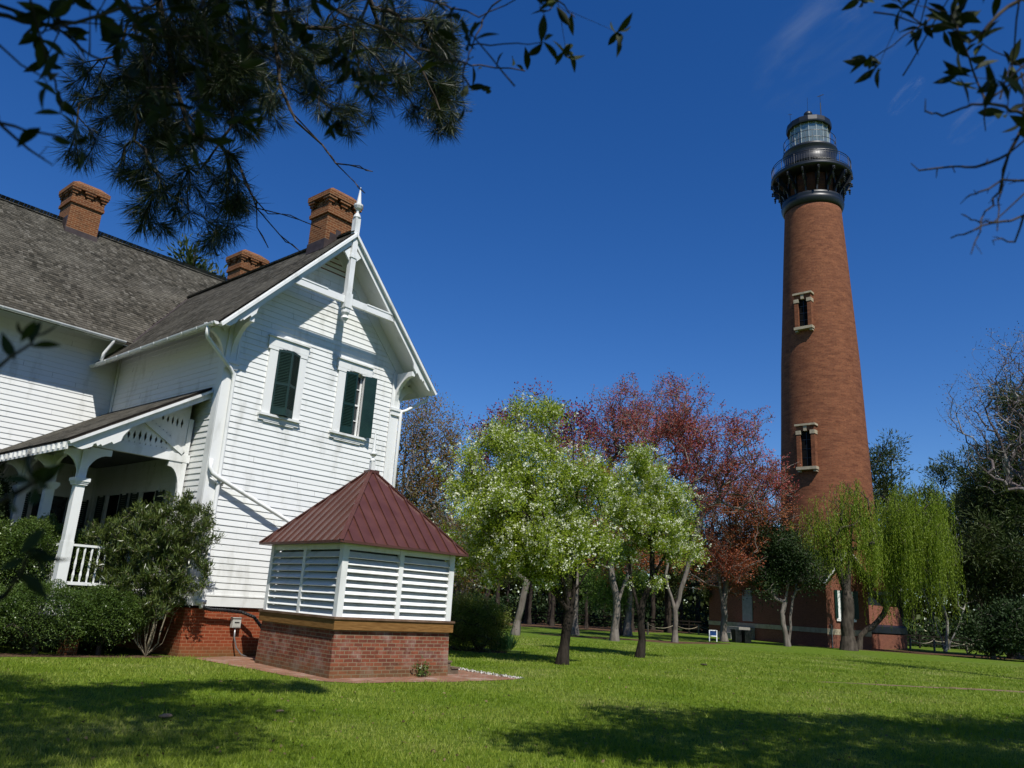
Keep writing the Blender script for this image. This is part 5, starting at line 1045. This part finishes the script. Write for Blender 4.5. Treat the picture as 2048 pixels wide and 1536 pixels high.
willow('willow', 'weeping willow with thick dark forked trunk in front of the brick tower', [[(0, 0, 0), (-.05, 0, 1.5), (.1, 0, 2.6), (.05, 0, 4.0)], [(.05, 0, 4.0), (-.5, 0, 6.0), (-1.0, 0, 9.2)], [(.1, 0, 3.6), (.3, 0, 5.5), (.9, .2, 9.6)]], .42, 240, 900, (1.2, 5.0), 4.2)
willow('willow2', 'broad weeping willow crown right of the tower, spreading from a leaning limb', [[(0, 0, 0), (.2, 0, .9), (1.6, 0, 2.1), (2.6, 0, 3.6), (2.9, 0, 6.0), (3.6, 0, 8.6)], [(.9, 0, 3.6), (1.6, .2, 5.6), (2.4, .2, 6.2)], [(2.8, 0, 5.0), (5, 0, 8), (6.6, 0, 9.5)]], .2, 330, 1500, (1.2, 6.0), 1.2)

# pines of the woods: a few grown, the rest copies
def pine(seed, h, key=None):
    rg = np.random.default_rng(seed); o = empty('pine_tree', (0, 0, 0))
    tr = [[(0, 0, 0), (rg.normal() * .2, rg.normal() * .2, h * .4), (rg.normal() * .3, rg.normal() * .3, h * .97)]]
    bl = [(rg.normal() * h * .05, rg.normal() * h * .05, h * q, h * r, h * r, h * .075) for q, r in ((.97, .06), (.88, .11), (.78, .15), (.67, .17), (.56, .15), (.46, .12))]
    tg, _ = in_blobs(bl, 330, rg, .45); sk = grow(stems(tr), tg, rg, h * .016, .02, .9, h * .35, .2, .08, -.05)
    wood('trunk', sk, bark_pine, o, 6)
    C, D = round_tips(sk, 9500, .36, rg); D[:, 2] += .25; foliage('crown', C, D, .42, .10, rg, GREENS['pine'], o); return o
def copy_tree(o):
    c = o.copy(); COL.objects.link(c)
    for ch in list(o.children):
        d = ch.copy(); COL.objects.link(d); d.parent = c
    return c
protos = [pine(11, 17), pine(23, 20), pine(37, 15), pine(51, 22)]
rg = np.random.default_rng(5); spots = []
for x in np.arange(-22, 14, 3.1): spots.append((x + rg.normal() * 1.2, 84 + rg.normal() * 4, 'left'))
for x in np.arange(-9, 27, 3.0): spots.append((x + rg.normal() * .9, 77 + rg.normal() * 2, 'left'))
for x in np.arange(12, 31, 3.3): spots.append((x + rg.normal() * 1.2, 92 + rg.normal() * 4, 'mid'))
for x in np.arange(38, 86, 3.4): spots.append((x + rg.normal() * 1.3, 96 - (x - 38) * .42 + rg.normal() * 4, 'right'))
for x in np.arange(-30, 110, 6.5): spots.append((x + rg.normal() * 2, 112 - max(0, x - 45) * .35 + rg.normal() * 4, 'back'))
hs = {'left': .60, 'mid': .68, 'right': .95, 'back': .80}
wl = {'left': 'one of the dark pines crowding the wood behind the blossoming pears', 'mid': 'one of the dark pines in the wood between the maples and the tower', 'right': 'one of the dark pines standing behind the willow right of the tower', 'back': 'one of the pines deep in the wood behind the front rank'}
spots = [s for s in spots if not (32 < s[0] < 37 and s[1] < 90)]
for i, (x, y, z) in enumerate(spots):
    o = protos[i] if i < 4 else copy_tree(protos[i % 4]); s = hs[z] * rg.uniform(.85, 1.12)
    o.location = (x, y, 0); o.rotation_euler = (0, 0, rg.uniform(0, 6.28)); o.scale = (s * 1.05, s * 1.05, s)
    tag(o, wl[z], 'pine tree', wl[z][11:].replace('dark ', ''))
def placed_pine(p, x, y, s, label):
    o = copy_tree(protos[p]); o.location = (x, y, 0); o.rotation_euler = (0, 0, x); o.scale = (s, s, s); tag(o, label, 'pine tree')
    if 'group' in o: del o['group']
    if y < 12: o['group'] = 'unseen pines added behind the camera to block sky light'
placed_pine(1, 46.2, 94.2, 1.22, 'tall rounded pine standing directly right of the tower above the willow')
placed_pine(3, 51.0, 86.5, .98, 'tall pine topping the willow between the tower and the sycamore')
placed_pine(0, -24.9, 57.0, 1.52, 'pine top peeping over the main roof ridge between the chimneys')
placed_pine(2, 54.5, 89, 1.28, 'pine filling the gap between the willow crown and the dark evergreens'); placed_pine(0, 50.0, 92, 1.02, 'shorter pine behind the right half of the willow')
placed_pine(1, 57.5, 80, .98, 'dark pine standing just left of the tall dark conical evergreen')
placed_pine(3, 61, 84, 1.1, 'tall pine just left of the sycamore twigs at the right edge')
for i, (x, y, s) in enumerate([(-30, -12, .95), (-22, -17, 1.1), (-14, -13, .9), (-7, -16, 1.1), (0, -13, .95), (7, -17, 1.1), (14, -13, .95), (22, -16, 1.05), (30, -11, 1), (38, -6, 1), (-36, -4, 1), (46, 4, .95), (-40, 6, .95), (-26, 4, .8)]):  # unseen pines added behind and beside the camera to cut sky fill
    placed_pine(i % 4, x, y, s, ('unseen pine added behind the camera to block sky light, %s of its row' % (['leftmost', 'second from the left', 'third from the left', 'fourth from the left', 'fifth from the left', 'sixth from the left', 'seventh from the left', 'eighth from the left', 'ninth from the left', 'tenth from the left', 'eleventh from the left', 'twelfth from the left', 'thirteenth from the left', 'last on the right'][i])))
# far wood beyond the pines reads as one mass
n = 60000; C = np.c_[rg.uniform(-60, 140, n), rg.uniform(-5, 5, n), rg.random(n) ** 1.2 * 10.5]
C[:, 1] += 118 - np.maximum(0, C[:, 0] - 40) * .45; C[:, 2] *= (.75 + .25 * np.sin(C[:, 0] * .35) * np.sin(C[:, 0] * .13 + 1))
V, F = cards(C, rg.normal(size=(n, 3)), rg.uniform(.6, 1.3, n), rg.uniform(.35, .7, n), rg)
tag(link('far_woods', mesh_np('far_woods', V, F), GREENS['pine']), 'dark mass of far off woodland closing the view', 'woods', kind='stuff')
n = 26000; C = np.c_[rg.uniform(-40, 90, n), rg.uniform(-3, 3, n), rg.random(n) ** 2 * 2.6]
C[:, 1] += 90 - np.maximum(0, C[:, 0] - 35) * .28
V, F = cards(C, rg.normal(size=(n, 3)) + np.array([0, 0, .7]), rg.uniform(.3, .7, n), rg.uniform(.12, .25, n), rg)
tag(link('undergrowth', mesh_np('undergrowth', V, F), GREENS['holly']), 'low dark undergrowth between the pine trunks', 'undergrowth', kind='stuff')

# ---------------------------------------------------------------- shrubs by the porch
def shell_bush(name, pos, blobs, n, sz, mat, label, seed, core=.78, nz=.10):
    rg = np.random.default_rng(seed); o = empty(name, pos, 0, label, 'shrub')
    B = np.array(blobs, float); wt = (B[:, 3] * B[:, 4]) ** 1.0; wt /= wt.sum(); k = rg.choice(len(B), n, p=wt)
    d = rg.normal(size=(n, 3)); d[:, 2] = np.where(d[:, 2] < -.5, -d[:, 2], d[:, 2]); d /= np.linalg.norm(d, axis=1, keepdims=True)
    lump = 1 + nz * (np.sin(d[:, 0] * 9 + k) * np.cos(d[:, 1] * 8 + d[:, 2] * 7)) + nz * .6 * np.sin(d[:, 0] * 21 + d[:, 2] * 17)
    r = lump * (1 - np.abs(rg.normal(size=n)) * .09 + (rg.random(n) < .04) * .10)
    C = B[k, :3] + d * r[:, None] * B[k, 3:6]; ok = C[:, 2] > .04; C = C[ok]; d = d[ok]
    foliage('crown', C, d + rg.normal(size=d.shape) * .8, sz, sz * .6, rg, GREENS[mat], o)
    tg, _ = in_blobs([(b[0], b[1], b[2], b[3] * core, b[4] * core, b[5] * core) for b in blobs], 130, rg, .7)
    tg[:, 2] = np.maximum(tg[:, 2], .15)
    sk = grow(stems([[(0, 0, 0), (0, 0, .25)]]), tg, rg, .05, .006, .3, .0, .3, .1); wood('stems', sk, bark_dark, o, 4)
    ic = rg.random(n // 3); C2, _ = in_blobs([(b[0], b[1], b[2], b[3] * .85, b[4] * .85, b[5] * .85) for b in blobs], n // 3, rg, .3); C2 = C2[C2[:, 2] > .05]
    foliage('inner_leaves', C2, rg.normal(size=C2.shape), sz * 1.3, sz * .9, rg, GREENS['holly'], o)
shell_bush('boxwood_shrub', (-9.9, 18.1, 0), [(0, 0, .72, 1.25, 1.0, .75), (-1.3, -.3, .7, 1.1, .9, .7)], 42000, .038, 'box', 'clipped rounded boxwood at the left edge in front of the porch', 21)
shell_bush('boxwood_shrub', (-8.85, 18.75, 0), [(0, 0, .78, .88, .80, .70), (-.45, .2, .82, .7, .7, .66)], 36000, .038, 'box', 'clipped rounded boxwood left of the tall oleander', 22)
shell_bush('tall_shrub', (-10.55, 18.9, 0), [(-.2, 0, 1.9, .95, .8, 1.0), (.55, .1, 1.75, .55, .55, .85), (-1.3, -.1, 1.7, .9, .8, 1.1)], 52000, .045, 'box', 'tall rounded shrub in front of the porch railing at the left edge', 23)
def oleander():
    rg = np.random.default_rng(31); o = empty('oleander', (-7.95, 19.15, 0), 0, 'tall loose oleander with long narrow leaves at the porch corner', 'shrub')
    bl = [(-.05, -.1, 2.35, .95, .8, 1.05), (.45, -.15, 2.75, .7, .6, .7), (-.75, -.2, 2.6, .65, .55, .75), (1.05, -.2, 2.2, .45, .4, .8), (-1.25, -.3, 2.2, .6, .45, .95), (-.6, -.3, 1.6, .8, .5, .6), (.1, -.2, 1.3, .8, .6, .6), (.25, -.1, 3.35, .45, .4, .45), (.75, -.1, 3.2, .4, .4, .4), (-.35, -.1, 3.2, .4, .4, .45)]
    tg, _ = in_blobs(bl, 560, rg, .55); tr = []
    tr.append([(0, 0, 0), (.05, 0, .3)])
    for i in range(20):
        a = rg.uniform(0, 6.28); r0 = rg.uniform(.03, .28); r1 = rg.uniform(.25, 1.15); x0, y0 = r0 * math.cos(a), r0 * math.sin(a) * .6
        tr.append([(x0, y0, 0.0), (x0 * 1.5 + .1 * math.cos(a) * r1, y0 * 1.5, .9), (r1 * math.cos(a) * .9, r1 * math.sin(a) * .45, 1.9)])
    P_, par_ = [], []
    sk = grow(stems(tr), tg, rg, .05, .0045, .28, .7, .9, .05); pts, par, rad, tips = sk; rad = np.clip(rad, .0045, .016)
    wood('stems', (pts, par, rad, tips), plain('pale_stem', (.16, .13, .09), (.32, .28, .2), 8, .8), o, 5)
    nl = 24000; t = tips[rg.integers(0, len(tips), nl)]; p = pts[t]; b = pts[par[t]]; C = p + (b - p) * rg.random(nl)[:, None] * 1.6 + rg.normal(size=(nl, 3)) * .05
    D = rg.normal(size=(nl, 3)) * .55 + np.array([0, 0, .7]) + (p - b) * .8; foliage('crown', C, D, .14, .024, rg, GREENS['ole'], o)
oleander()
shell_bush('tall_shrub', (-13.4, 17.4, 0), [(0, 0, 2.3, 1.5, 1.5, 2.2), (-.9, .9, 2.0, 1.4, 1.4, 1.9)], 30000, .07, 'holly', 'unseen tall evergreen shrub added outside the left edge to darken the porch', 24)  # unseen shrubs added here to keep sky light out of the porch
shell_bush('tall_shrub', (-14.0, 20.2, 0), [(0, 0, 2.3, 1.5, 1.5, 2.2)], 20000, .07, 'holly', 'second unseen evergreen shrub added outside the left edge to darken the porch, nearer the house', 25)
def daffodils():
    rg = np.random.default_rng(33); o = empty('daffodil_clump', (.15, 29.9, 0), 0, 'upright clump of narrow blue green daffodil leaves beside the round hedge', 'plant')
    n = 420; r = np.sqrt(rg.random(n)) * .38; a = rg.random(n) * 6.28; C = np.c_[r * np.cos(a), r * np.sin(a), np.zeros(n)]; D = np.c_[C[:, :2] * .9 + rg.normal(size=(n, 2)) * .12, np.ones(n)]
    foliage('leaves', C, D, .62, .035, rg, GREENS['daff'], o)
daffodils()
wd = empty('weed_clump', (-1.55, 18.15, 0), 0, 'small weed growing from the foot of the old brick base', 'plant')
rg = np.random.default_rng(34); C = rg.normal(size=(160, 3)) * np.array([.10, .08, .10]) + np.array([0, 0, .13]); C[:, 2] = np.abs(C[:, 2]); foliage('leaves', C, rg.normal(size=C.shape) + np.array([0, 0, .6]), .07, .035, rg, GREENS['box'], wd)

# ---------------------------------------------------------------- overhanging pine (trunk stands behind the camera)
def overhead_pine():
    rg = np.random.default_rng(41); o = empty('overhanging_pine', (-7.5, -1.5, 0), 0, 'long needled pine boughs hanging down across the top left of the view', 'pine tree'); O = np.array([-7.5, -1.5, 0])
    E0, E1_, R0, R1 = [], [], [], []
    def poly(ps, r):
        n = len(ps) - 1
        for i in range(n):
            m = 4
            for q in range(m):
                a = np.array(ps[i]) + (np.array(ps[i + 1]) - np.array(ps[i])) * q / m; b = np.array(ps[i]) + (np.array(ps[i + 1]) - np.array(ps[i])) * (q + 1) / m
                E0.append(a); E1_.append(b); f0 = (i * m + q) / (n * m); f1 = (i * m + q + 1) / (n * m); R0.append(r * (1 - .6 * f0)); R1.append(r * (1 - .6 * f1))
    trunk = [(-7.5, -1.5, 0), (-7.3, -1.3, 6), (-7.1, -1.1, 14)]; poly(trunk, .28)
    hubs = [np.array((-5.2, 5.6, 9.2)), np.array((-2.6, 6.4, 9.6))]
    poly([(-7.2, -1.2, 9.0), (-6.2, 2.0, 9.4), tuple(hubs[0])], .10); poly([tuple(hubs[0]), tuple(hubs[1])], .06)
    starts = []
    for r, ps in PB:
        poly(ps, r); s = np.array(ps[0]); h = hubs[int(np.argmin([np.linalg.norm(h - s) for h in hubs]))]
        if s[2] > 7.2: poly([tuple(h), tuple(s)], r * 1.3); starts.append(s)
    W = [np.array(p) for r, ps in PB for p in ps]
    # twig network to the tufts
    tg = []; 
    for (x, y, z, a, b, c, n) in TB:
        d = rg.normal(size=(n, 3)); d /= np.linalg.norm(d, axis=1, keepdims=True); tg.append(np.array([x, y, z]) + d * (rg.random(n) ** .4)[:, None] * np.array([a, a * 1.3, c]))
    tg = np.concatenate(tg)
    trs = [[np.array(p) for p in ps] for r, ps in PB]; trs = [[hubs[0] + 0., hubs[1] + 0.]] + [[(hubs[0] if np.linalg.norm(hubs[0] - t[0]) < np.linalg.norm(hubs[1] - t[0]) else hubs[1])] + t if t[0][2] > 7.2 else t for t in trs]
    pts, par, rad, tips = grow(trs, tg, rg, .05, .0035, .22, -99, -.2, .12, -.12)
    i = np.where(par >= 0)[0]; rad = np.clip(rad, .0035, .03)
    V1, F1 = tubes(np.array(E0), np.array(E1_), np.array(R0), np.array(R1), 7); V2, F2 = tubes(pts[par[i]], pts[i], np.minimum(rad[par[i]], rad[i] * 1.4), rad[i], 5)
    link('boughs', mesh_np('boughs', np.r_[V1, V2] - O, np.r_[F1, F2 + len(V1)], True), bark_dark, o)
    C = []; D = []
    for t in tips:
        p = pts[t]; ax = p - pts[par[t]]; ax /= np.linalg.norm(ax) + 1e-9; m = rg.integers(75, 110)
        dd = rg.normal(size=(m, 3)) * .62 + ax * .75; C.append(np.repeat(p[None], m, 0) - ax * rg.random((m, 1)) * .08); D.append(dd)
    C = np.concatenate(C); D = np.concatenate(D); D /= np.linalg.norm(D, axis=1, keepdims=True); D[:, 2] -= .08
    foliage('needles', C - O, D, .255, .0062, rg, GREENS['near'], o, .2, .03)
    # the rest of the crown, above and behind the camera, that shades the lawn
    bl = [(-2.6, 4.0, 10.3, 2.1, 1.9, .9), (-1.0, 4.1, 10.4, 1.0, 1.4, .6), (-.6, 2.4, 10.2, 1.2, 1.0, .6), (-5.6, 4.9, 10.5, 2.2, 2.2, 1.0), (-7.8, 5.4, 10.4, 2.2, 2.2, 1), (-4.6, 1.9, 10.2, 2.2, 2.2, 1.1), (-2.0, 2.0, 9.8, 1.3, 1.3, .8), (-7.2, 1.4, 11, 2.4, 2.4, 1.4), (-4, -2, 10, 2.6, 2.6, 1.5), (-1.6, -2.2, 8.8, 2.4, 2.4, 1.2), (1.4, -3.6, 8.6, 2.4, 2.4, 1.2), (-9.5, 4.5, 10.5, 2.2, 2.2, 1.2)]
    tg, _ = in_blobs(bl, 520, rg, .5); sk = grow([[np.array(p, float) for p in trunk]], tg, rg, .28, .008, .5, 6, .0, .06)
    sk = (sk[0] - O, *sk[1:]); wood('limbs', sk, bark_pine, o, 5); C, D = round_tips(sk, 64000, .34, rg); foliage('crown', C, D, .24, .05, rg, GREENS['pine'], o)
overhead_pine()
def broadleaf(name, idx, trunk, hub, label, seed, extra, shade, nshade):
    rg = np.random.default_rng(seed); O = np.array(trunk[0]); o = empty(name, tuple(O), 0, label, 'tree'); E0, E1_, R0, R1 = [], [], [], []
    def poly(ps, r, r1=None):
        r1 = r * .35 if r1 is None else r1; n = len(ps) - 1
        P_ = [np.array(ps[0], float)]
        for i in range(n):
            a, b = np.array(ps[i], float), np.array(ps[i + 1], float); m = max(1, int(np.linalg.norm(b - a) / .05)) if r < .02 else 2
            for q in range(1, m + 1): P_.append(a + (b - a) * q / m + (rg.normal(size=3) * min(.004, r) if q < m else 0))
        for i in range(len(P_) - 1):
            f0, f1 = i / (len(P_) - 1), (i + 1) / (len(P_) - 1); E0.append(P_[i]); E1_.append(P_[i + 1]); R0.append(r + (r1 - r) * f0); R1.append(r + (r1 - r) * f1)
        return P_
    poly(trunk, .2, .1); poly([trunk[-1], hub], .1, .04); C = []; D = []; S = []
    def leaves(p, d, n, spread=.9, size=1.0):
        for _ in range(n):
            dd = d * .5 + rg.normal(size=3) * spread; C.append(p + rg.normal(size=3) * .006); D.append(dd); S.append(size * rg.uniform(.75, 1.2))
    for k, r, ps in idx:
        P_ = poly(ps, r * .95, r * .42); far = np.linalg.norm(np.array(ps[0]) - np.array(hub))
        if np.linalg.norm(np.array(ps[0]) - np.array(ps[1])) > 0 and (ps[0][2] > 2.6 or abs(ps[0][0]) > 1.0) and k != 'x':
            st = np.array(ps[0]); 
            if st[0] / st[1] < -.66 or st[0] / st[1] > .66 or st[2] > 1.6 + st[1] * .93: poly([hub, tuple(st)], .02, r * .62)
            elif E1_:
                q = E1_[int(np.argmin([np.linalg.norm(e - st) for e in E1_[:-len(P_) + 1] or E1_]))]; poly([tuple(q), tuple(st)], r * .9, r * .9)
        n = len(P_)
        if k == 't':
            for j in range(2, n):
                if rg.random() < .35: q = P_[j]; dd = rg.normal(size=3) * .02; poly([q, q + dd], r * .3, r * .2)
        if k == 'm':
            for j in range(n // 4, n): 
                if rg.random() < .4: leaves(P_[j], P_[j] - P_[j - 1], rg.integers(1, 3))
            for _ in range(2):
                j = rg.integers(n // 4, n); q = P_[j]; dd = rg.normal(size=3) * .09 + np.array([0, 0, -.05]); pp = poly([q, q + dd * .6, q + dd], r * .35, r * .2); leaves(pp[-1], dd * 4, rg.integers(4, 8))
        if k == 'e':
            for j in range(int(n * .55), n):
                if rg.random() < .55: leaves(P_[j], P_[j] - P_[j - 1], 1)
            leaves(P_[-1], P_[-1] - P_[-2], 2)
        if k == 'E': leaves(P_[-1], (P_[-1] - P_[-2]) * 8, 6, .8, .75); leaves(P_[int(n * .7)], P_[-1] - P_[-2], 1)
        if k == 'L':
            d = P_[-1] - P_[0]; d /= np.linalg.norm(d); side = np.cross(d, np.array([0, 1., 0]))
            for j in range(2, n):
                for s in (-1, 1):
                    if rg.random() < .95: C.append(P_[j]); D.append(side * s + d * .45 + rg.normal(size=3) * .25); S.append(1.1)
            leaves(P_[-1], d * 2, 6, .5, 1.0)
    # denser sprays inside the boughs
    for (x, y, z, a, n) in extra:
        cen = np.array([x, y, z])
        for _ in range(n):
            q = cen + rg.normal(size=3) * a; dd = rg.normal(size=3) * .08; pp = poly([q - dd, q, q + dd], .003, .0015); leaves(pp[-1], dd * 5, rg.integers(4, 8))
    V1, F1 = tubes(np.array(E0), np.array(E1_), np.array(R0), np.array(R1), 6)
    link('boughs', mesh_np('boughs', V1 - O, F1, True), bark_dark, o)
    C = np.array(C); D = np.array(D); S = np.array(S); d = D / np.linalg.norm(D, axis=1, keepdims=True); s = np.cross(d, rg.normal(size=d.shape)); s /= np.linalg.norm(s, axis=1, keepdims=True); nn = np.cross(d, s)
    prof = [(0, .03), (.12, .38), (.28, .78), (.45, 1.0), (.62, .93), (.80, .58), (.92, .25), (1.0, .02)]; L_ = .078; Wd = .0125; V = []
    for f, wv in prof:
        for sg in (-1, 0, 1): V.append(C + d * (f * L_ * S)[:, None] + s * (sg * wv * Wd * S)[:, None] + nn * ((abs(sg) * .006 * wv - .012 * f * f) * S)[:, None])
    V = np.stack(V, 1); n = len(C); i = np.arange(n)[:, None] * 24; F = []
    for r in range(7):
        for c in range(2): F.append(i + np.array([[r * 3 + c, r * 3 + c + 1, r * 3 + c + 4, r * 3 + c + 3]]))
    link('leaves', mesh_np('leaves', V.reshape(-1, 3) - O, np.concatenate(F), True), GREENS['bay'], o)
    if shade:
        tg, _ = in_blobs(shade, nshade[0], rg, .5); sk = grow([[np.array(p, float) for p in trunk]], tg, rg, .2, .008, .5, 3, .0, .06); sk = (sk[0] - O, *sk[1:])
        wood('limbs', sk, bark_dark, o, 5); C, D = round_tips(sk, nshade[1], .3, rg); foliage('crown', C, D, .22, .11, rg, GREENS['holly'], o)
def side(ps): return ps[-1][0]
LB = [b for b in OB if side(b[2]) < .6]; RB = [b for b in OB if side(b[2]) >= .6]
ex = [(-.86, 2.15, 3.38, .12, 16), (-1.30, 1.85, 3.20, .05, 9), (-.52, 2.2, 3.46, .12, 14), (-.2, 2.25, 3.42, .07, 5), (-1.1, 2.0, 3.2, .06, 6)]
broadleaf('overhanging_bay_tree', LB, [(-2.4, -1.4, 0), (-2.3, -1.2, 2.5), (-2.0, -.8, 4.6)], (-1.5, .4, 4.6), 'broad leaved twigs hanging in front of the pine boughs and down the left edge', 51, ex, [(-1.2, -1.2, 5.2, 1.8, 1.6, .8), (-.2, .2, 5.4, 1.5, 1.3, .6), (.6, -1.5, 5.6, 1.6, 1.6, .7), (-2.6, 0, 5.4, 1.5, 1.5, .8)], (160, 9000))
broadleaf('overhanging_oak', RB, [(9.2, .8, 0), (9.1, 1.0, 4), (8.6, 1.6, 9)], (3.2, 1.6, 4.6), 'leafy twig and bare branch ends reaching in at the top right corner', 52, [(1.52, 2.1, 3.32, .04, 4), (1.2, 2.12, 3.56, .05, 9), (1.36, 2.12, 3.60, .04, 5)],
          [(5.3, 6.3, 10.2, 1.6, 1.5, .7), (7.5, 6.9, 10.4, 2.0, 1.6, .8), (10, 7.2, 10.4, 2.3, 1.9, .9), (12.6, 7.6, 10.6, 2.4, 2.1, 1), (15.4, 8.2, 10.8, 2.8, 2.4, 1.2), (4.3, 4.4, 9.9, 1.3, 1.2, .6), (3.5, 3.6, 9.6, 1.0, .9, .5), (6, 4.6, 10.2, 1.4, 1.2, .7), (8.5, 4.4, 10.2, 1.6, 1.2, .7), (7.4, 2.2, 10, 2.2, 2, 1.3), (11, 2, 11, 3, 3, 2)], (620, 42000))
# an oak out of frame on the right shades the far lawn
def side_oak(x, y, label, bl, seed, nt_=260, nl=16000):
    rg = np.random.default_rng(seed); o = empty('shade_oak', (x, y, 0), 0, label, 'tree'); tg, _ = in_blobs(bl, nt_, rg, .5)
    sk = grow(stems([[(0, 0, 0), (.1, 0, 3), (0, 0, 6)]]), tg, rg, .28, .01, .6, 3, .3, .08); wood('trunk', sk, bark_dark, o, 6)
    C, D = round_tips(sk, nl, .35, rg); foliage('crown', C, D, .24, .12, rg, GREENS['holly'], o)
side_oak(30, 21, 'oak outside the right edge whose shade falls on the far lawn', [(0, 0, 9, 3.6, 3.2, 2.4), (-3, 1, 8.5, 2.2, 2, 1.2)], 61)
side_oak(27, 12.5, 'second oak outside the right edge nearer the camera', [(0, 0, 10, 3.6, 3.2, 2.2), (-3.6, 0, 9.5, 2.0, 1.8, 1.0)], 62)

# ---------------------------------------------------------------- grass
def grass():
    rg = np.random.default_rng(71); n = 420000
    y = 7.3 * (46 / 7.3) ** (rg.random(n) ** .92); x = y * rg.uniform(-.72, .72, n) 
    from math import cos, sin
    u = (x - HO.x) * cos(HA) + (y - HO.y) * sin(HA); v = -(x - HO.x) * sin(HA) + (y - HO.y) * cos(HA)
    ok = ~((v > -.15) & (u < 6)) & ~((v > .0) & (u < -.3) & (u > -5))
    px = np.array(pp); ins = np.zeros(n, bool); m = len(px)
    for i in range(m):
        x0, y0 = px[i]; x1, y1 = px[(i + 1) % m]; c = ((y0 > y) != (y1 > y)) & (x < (x1 - x0) * (y - y0) / (y1 - y0 + 1e-12) + x0); ins ^= c
    ok &= ~ins; ok &= ~((np.abs(x + 1) < 1.9) & (y > 28.4) & (y < 31.4))
    tr = np.abs(y - (23.9 + (x - 8) * .17)) < .34; ok &= ~(tr & (x > 9.5) & (rg.random(n) < .97))
    x = x[ok]; y = y[ok]; n = len(x); sc = np.clip(y / 12, .9, 3.0)
    clump = .55 + .9 * (rg.random(n) < .5) * (np.sin(x * 7.3 + 2 * np.sin(y * 5.1)) * np.sin(y * 6.7 + 1.9 * np.sin(x * 4.3)) > .25) + .5 * (np.sin(x * 2.1 + np.sin(y * 1.7)) * np.sin(y * 1.9 + 1.3 * np.sin(x * .9)) + 1) / 2 * rg.uniform(.6, 1.3, n)
    h = .042 * clump * rg.uniform(.5, 1.4, n); wd = .0052 * sc * rg.uniform(.7, 1.3, n); a = rg.random(n) * 6.28; l = rg.uniform(.15, .9, n) * h; b = rg.random(n) * 6.28
    dx, dy = np.cos(a) * wd, np.sin(a) * wd; tx, ty = np.cos(b) * l, np.sin(b) * l
    V = np.stack([np.c_[x - dx, y - dy, np.zeros(n)], np.c_[x + dx, y + dy, np.zeros(n)], np.c_[x + tx, y + ty, h]], 1).reshape(-1, 3)
    me = mesh_np('grass', V, np.arange(3 * n).reshape(-1, 3)); o = link('grass', me, GREENS['grass']); tag(o, 'short mown lawn grass with pale dry patches', 'grass', kind='stuff')
grass()
# ---------------------------------------------------------------- thin cloud wisps, far away
def wisp_mat():
    m = bpy.data.materials.new('cloud_wisp'); t = nodes(m); tc = N(t, 'ShaderNodeTexCoord')
    mp = N(t, 'ShaderNodeMapping'); mp.inputs['Scale'].default_value = (1.2, 1.2, 4.5); L(t, tc.outputs['Generated'], mp.inputs[0])
    nz = N(t, 'ShaderNodeTexNoise', i_Scale=2.0, i_Detail=12.0, i_Roughness=.62); L(t, mp.outputs[0], nz.inputs['Vector'])
    sx = N(t, 'ShaderNodeVectorMath', operation='DISTANCE'); L(t, tc.outputs['Generated'], sx.inputs[0]); sx.inputs[1].default_value = (.5, .5, .5)
    f = N(t, 'ShaderNodeMapRange'); L(t, sx.outputs['Value'], f.inputs[0]); f.inputs[1].default_value = .12; f.inputs[2].default_value = .5; f.inputs[3].default_value = 1; f.inputs[4].default_value = 0
    r = ramp(t, nz.outputs[0], [(.42, (0, 0, 0)), (.85, (.26, .26, .26))]); mu = N(t, 'ShaderNodeMath', operation='MULTIPLY'); L(t, r, mu.inputs[0]); L(t, f.outputs[0], mu.inputs[1])
    d = N(t, 'ShaderNodeBsdfTranslucent'); d.inputs[0].default_value = (.9, .93, 1, 1); d2 = N(t, 'ShaderNodeBsdfDiffuse'); d2.inputs[0].default_value = (.9, .93, 1, 1); ad = N(t, 'ShaderNodeMixShader'); ad.inputs[0].default_value = .5; L(t, d2.outputs[0], ad.inputs[1]); L(t, d.outputs[0], ad.inputs[2])
    tp = N(t, 'ShaderNodeBsdfTransparent'); mx = N(t, 'ShaderNodeMixShader'); oo = N(t, 'ShaderNodeOutputMaterial'); L(t, mu.outputs[0], mx.inputs[0]); L(t, tp.outputs[0], mx.inputs[1]); L(t, ad.outputs[0], mx.inputs[2]); L(t, mx.outputs[0], oo.inputs[0]); return m
wm = wisp_mat()
for i, (p, sx, sz, rot, lb) in enumerate(CL_):
    mb = MB(); k = 12
    for a in range(k + 1):
        for b in range(k + 1): u, v = a / k - .5, b / k - .5; mb.v.append((u * sx, 60 * math.cos(u * 3) * math.cos(v * 3), v * sz))
    for a in range(k):
        for b in range(k): q = a * (k + 1) + b; mb.f.append((q, q + 1, q + k + 2, q + k + 1))
    o = mb.build('cloud', wm, smooth=True); o.location = p; d = Vector((-p[0], -p[1], 1.6 - p[2])).normalized()
    z = Vector((0, 0, 1)); xax = d.cross(z).normalized(); zz = xax.cross(d); M = Matrix((xax, -d, zz)).transposed().to_4x4(); o.matrix_world = Matrix.Translation(p) @ M @ Matrix.Rotation(rot, 4, 'Y'); tag(o, lb, 'cloud')
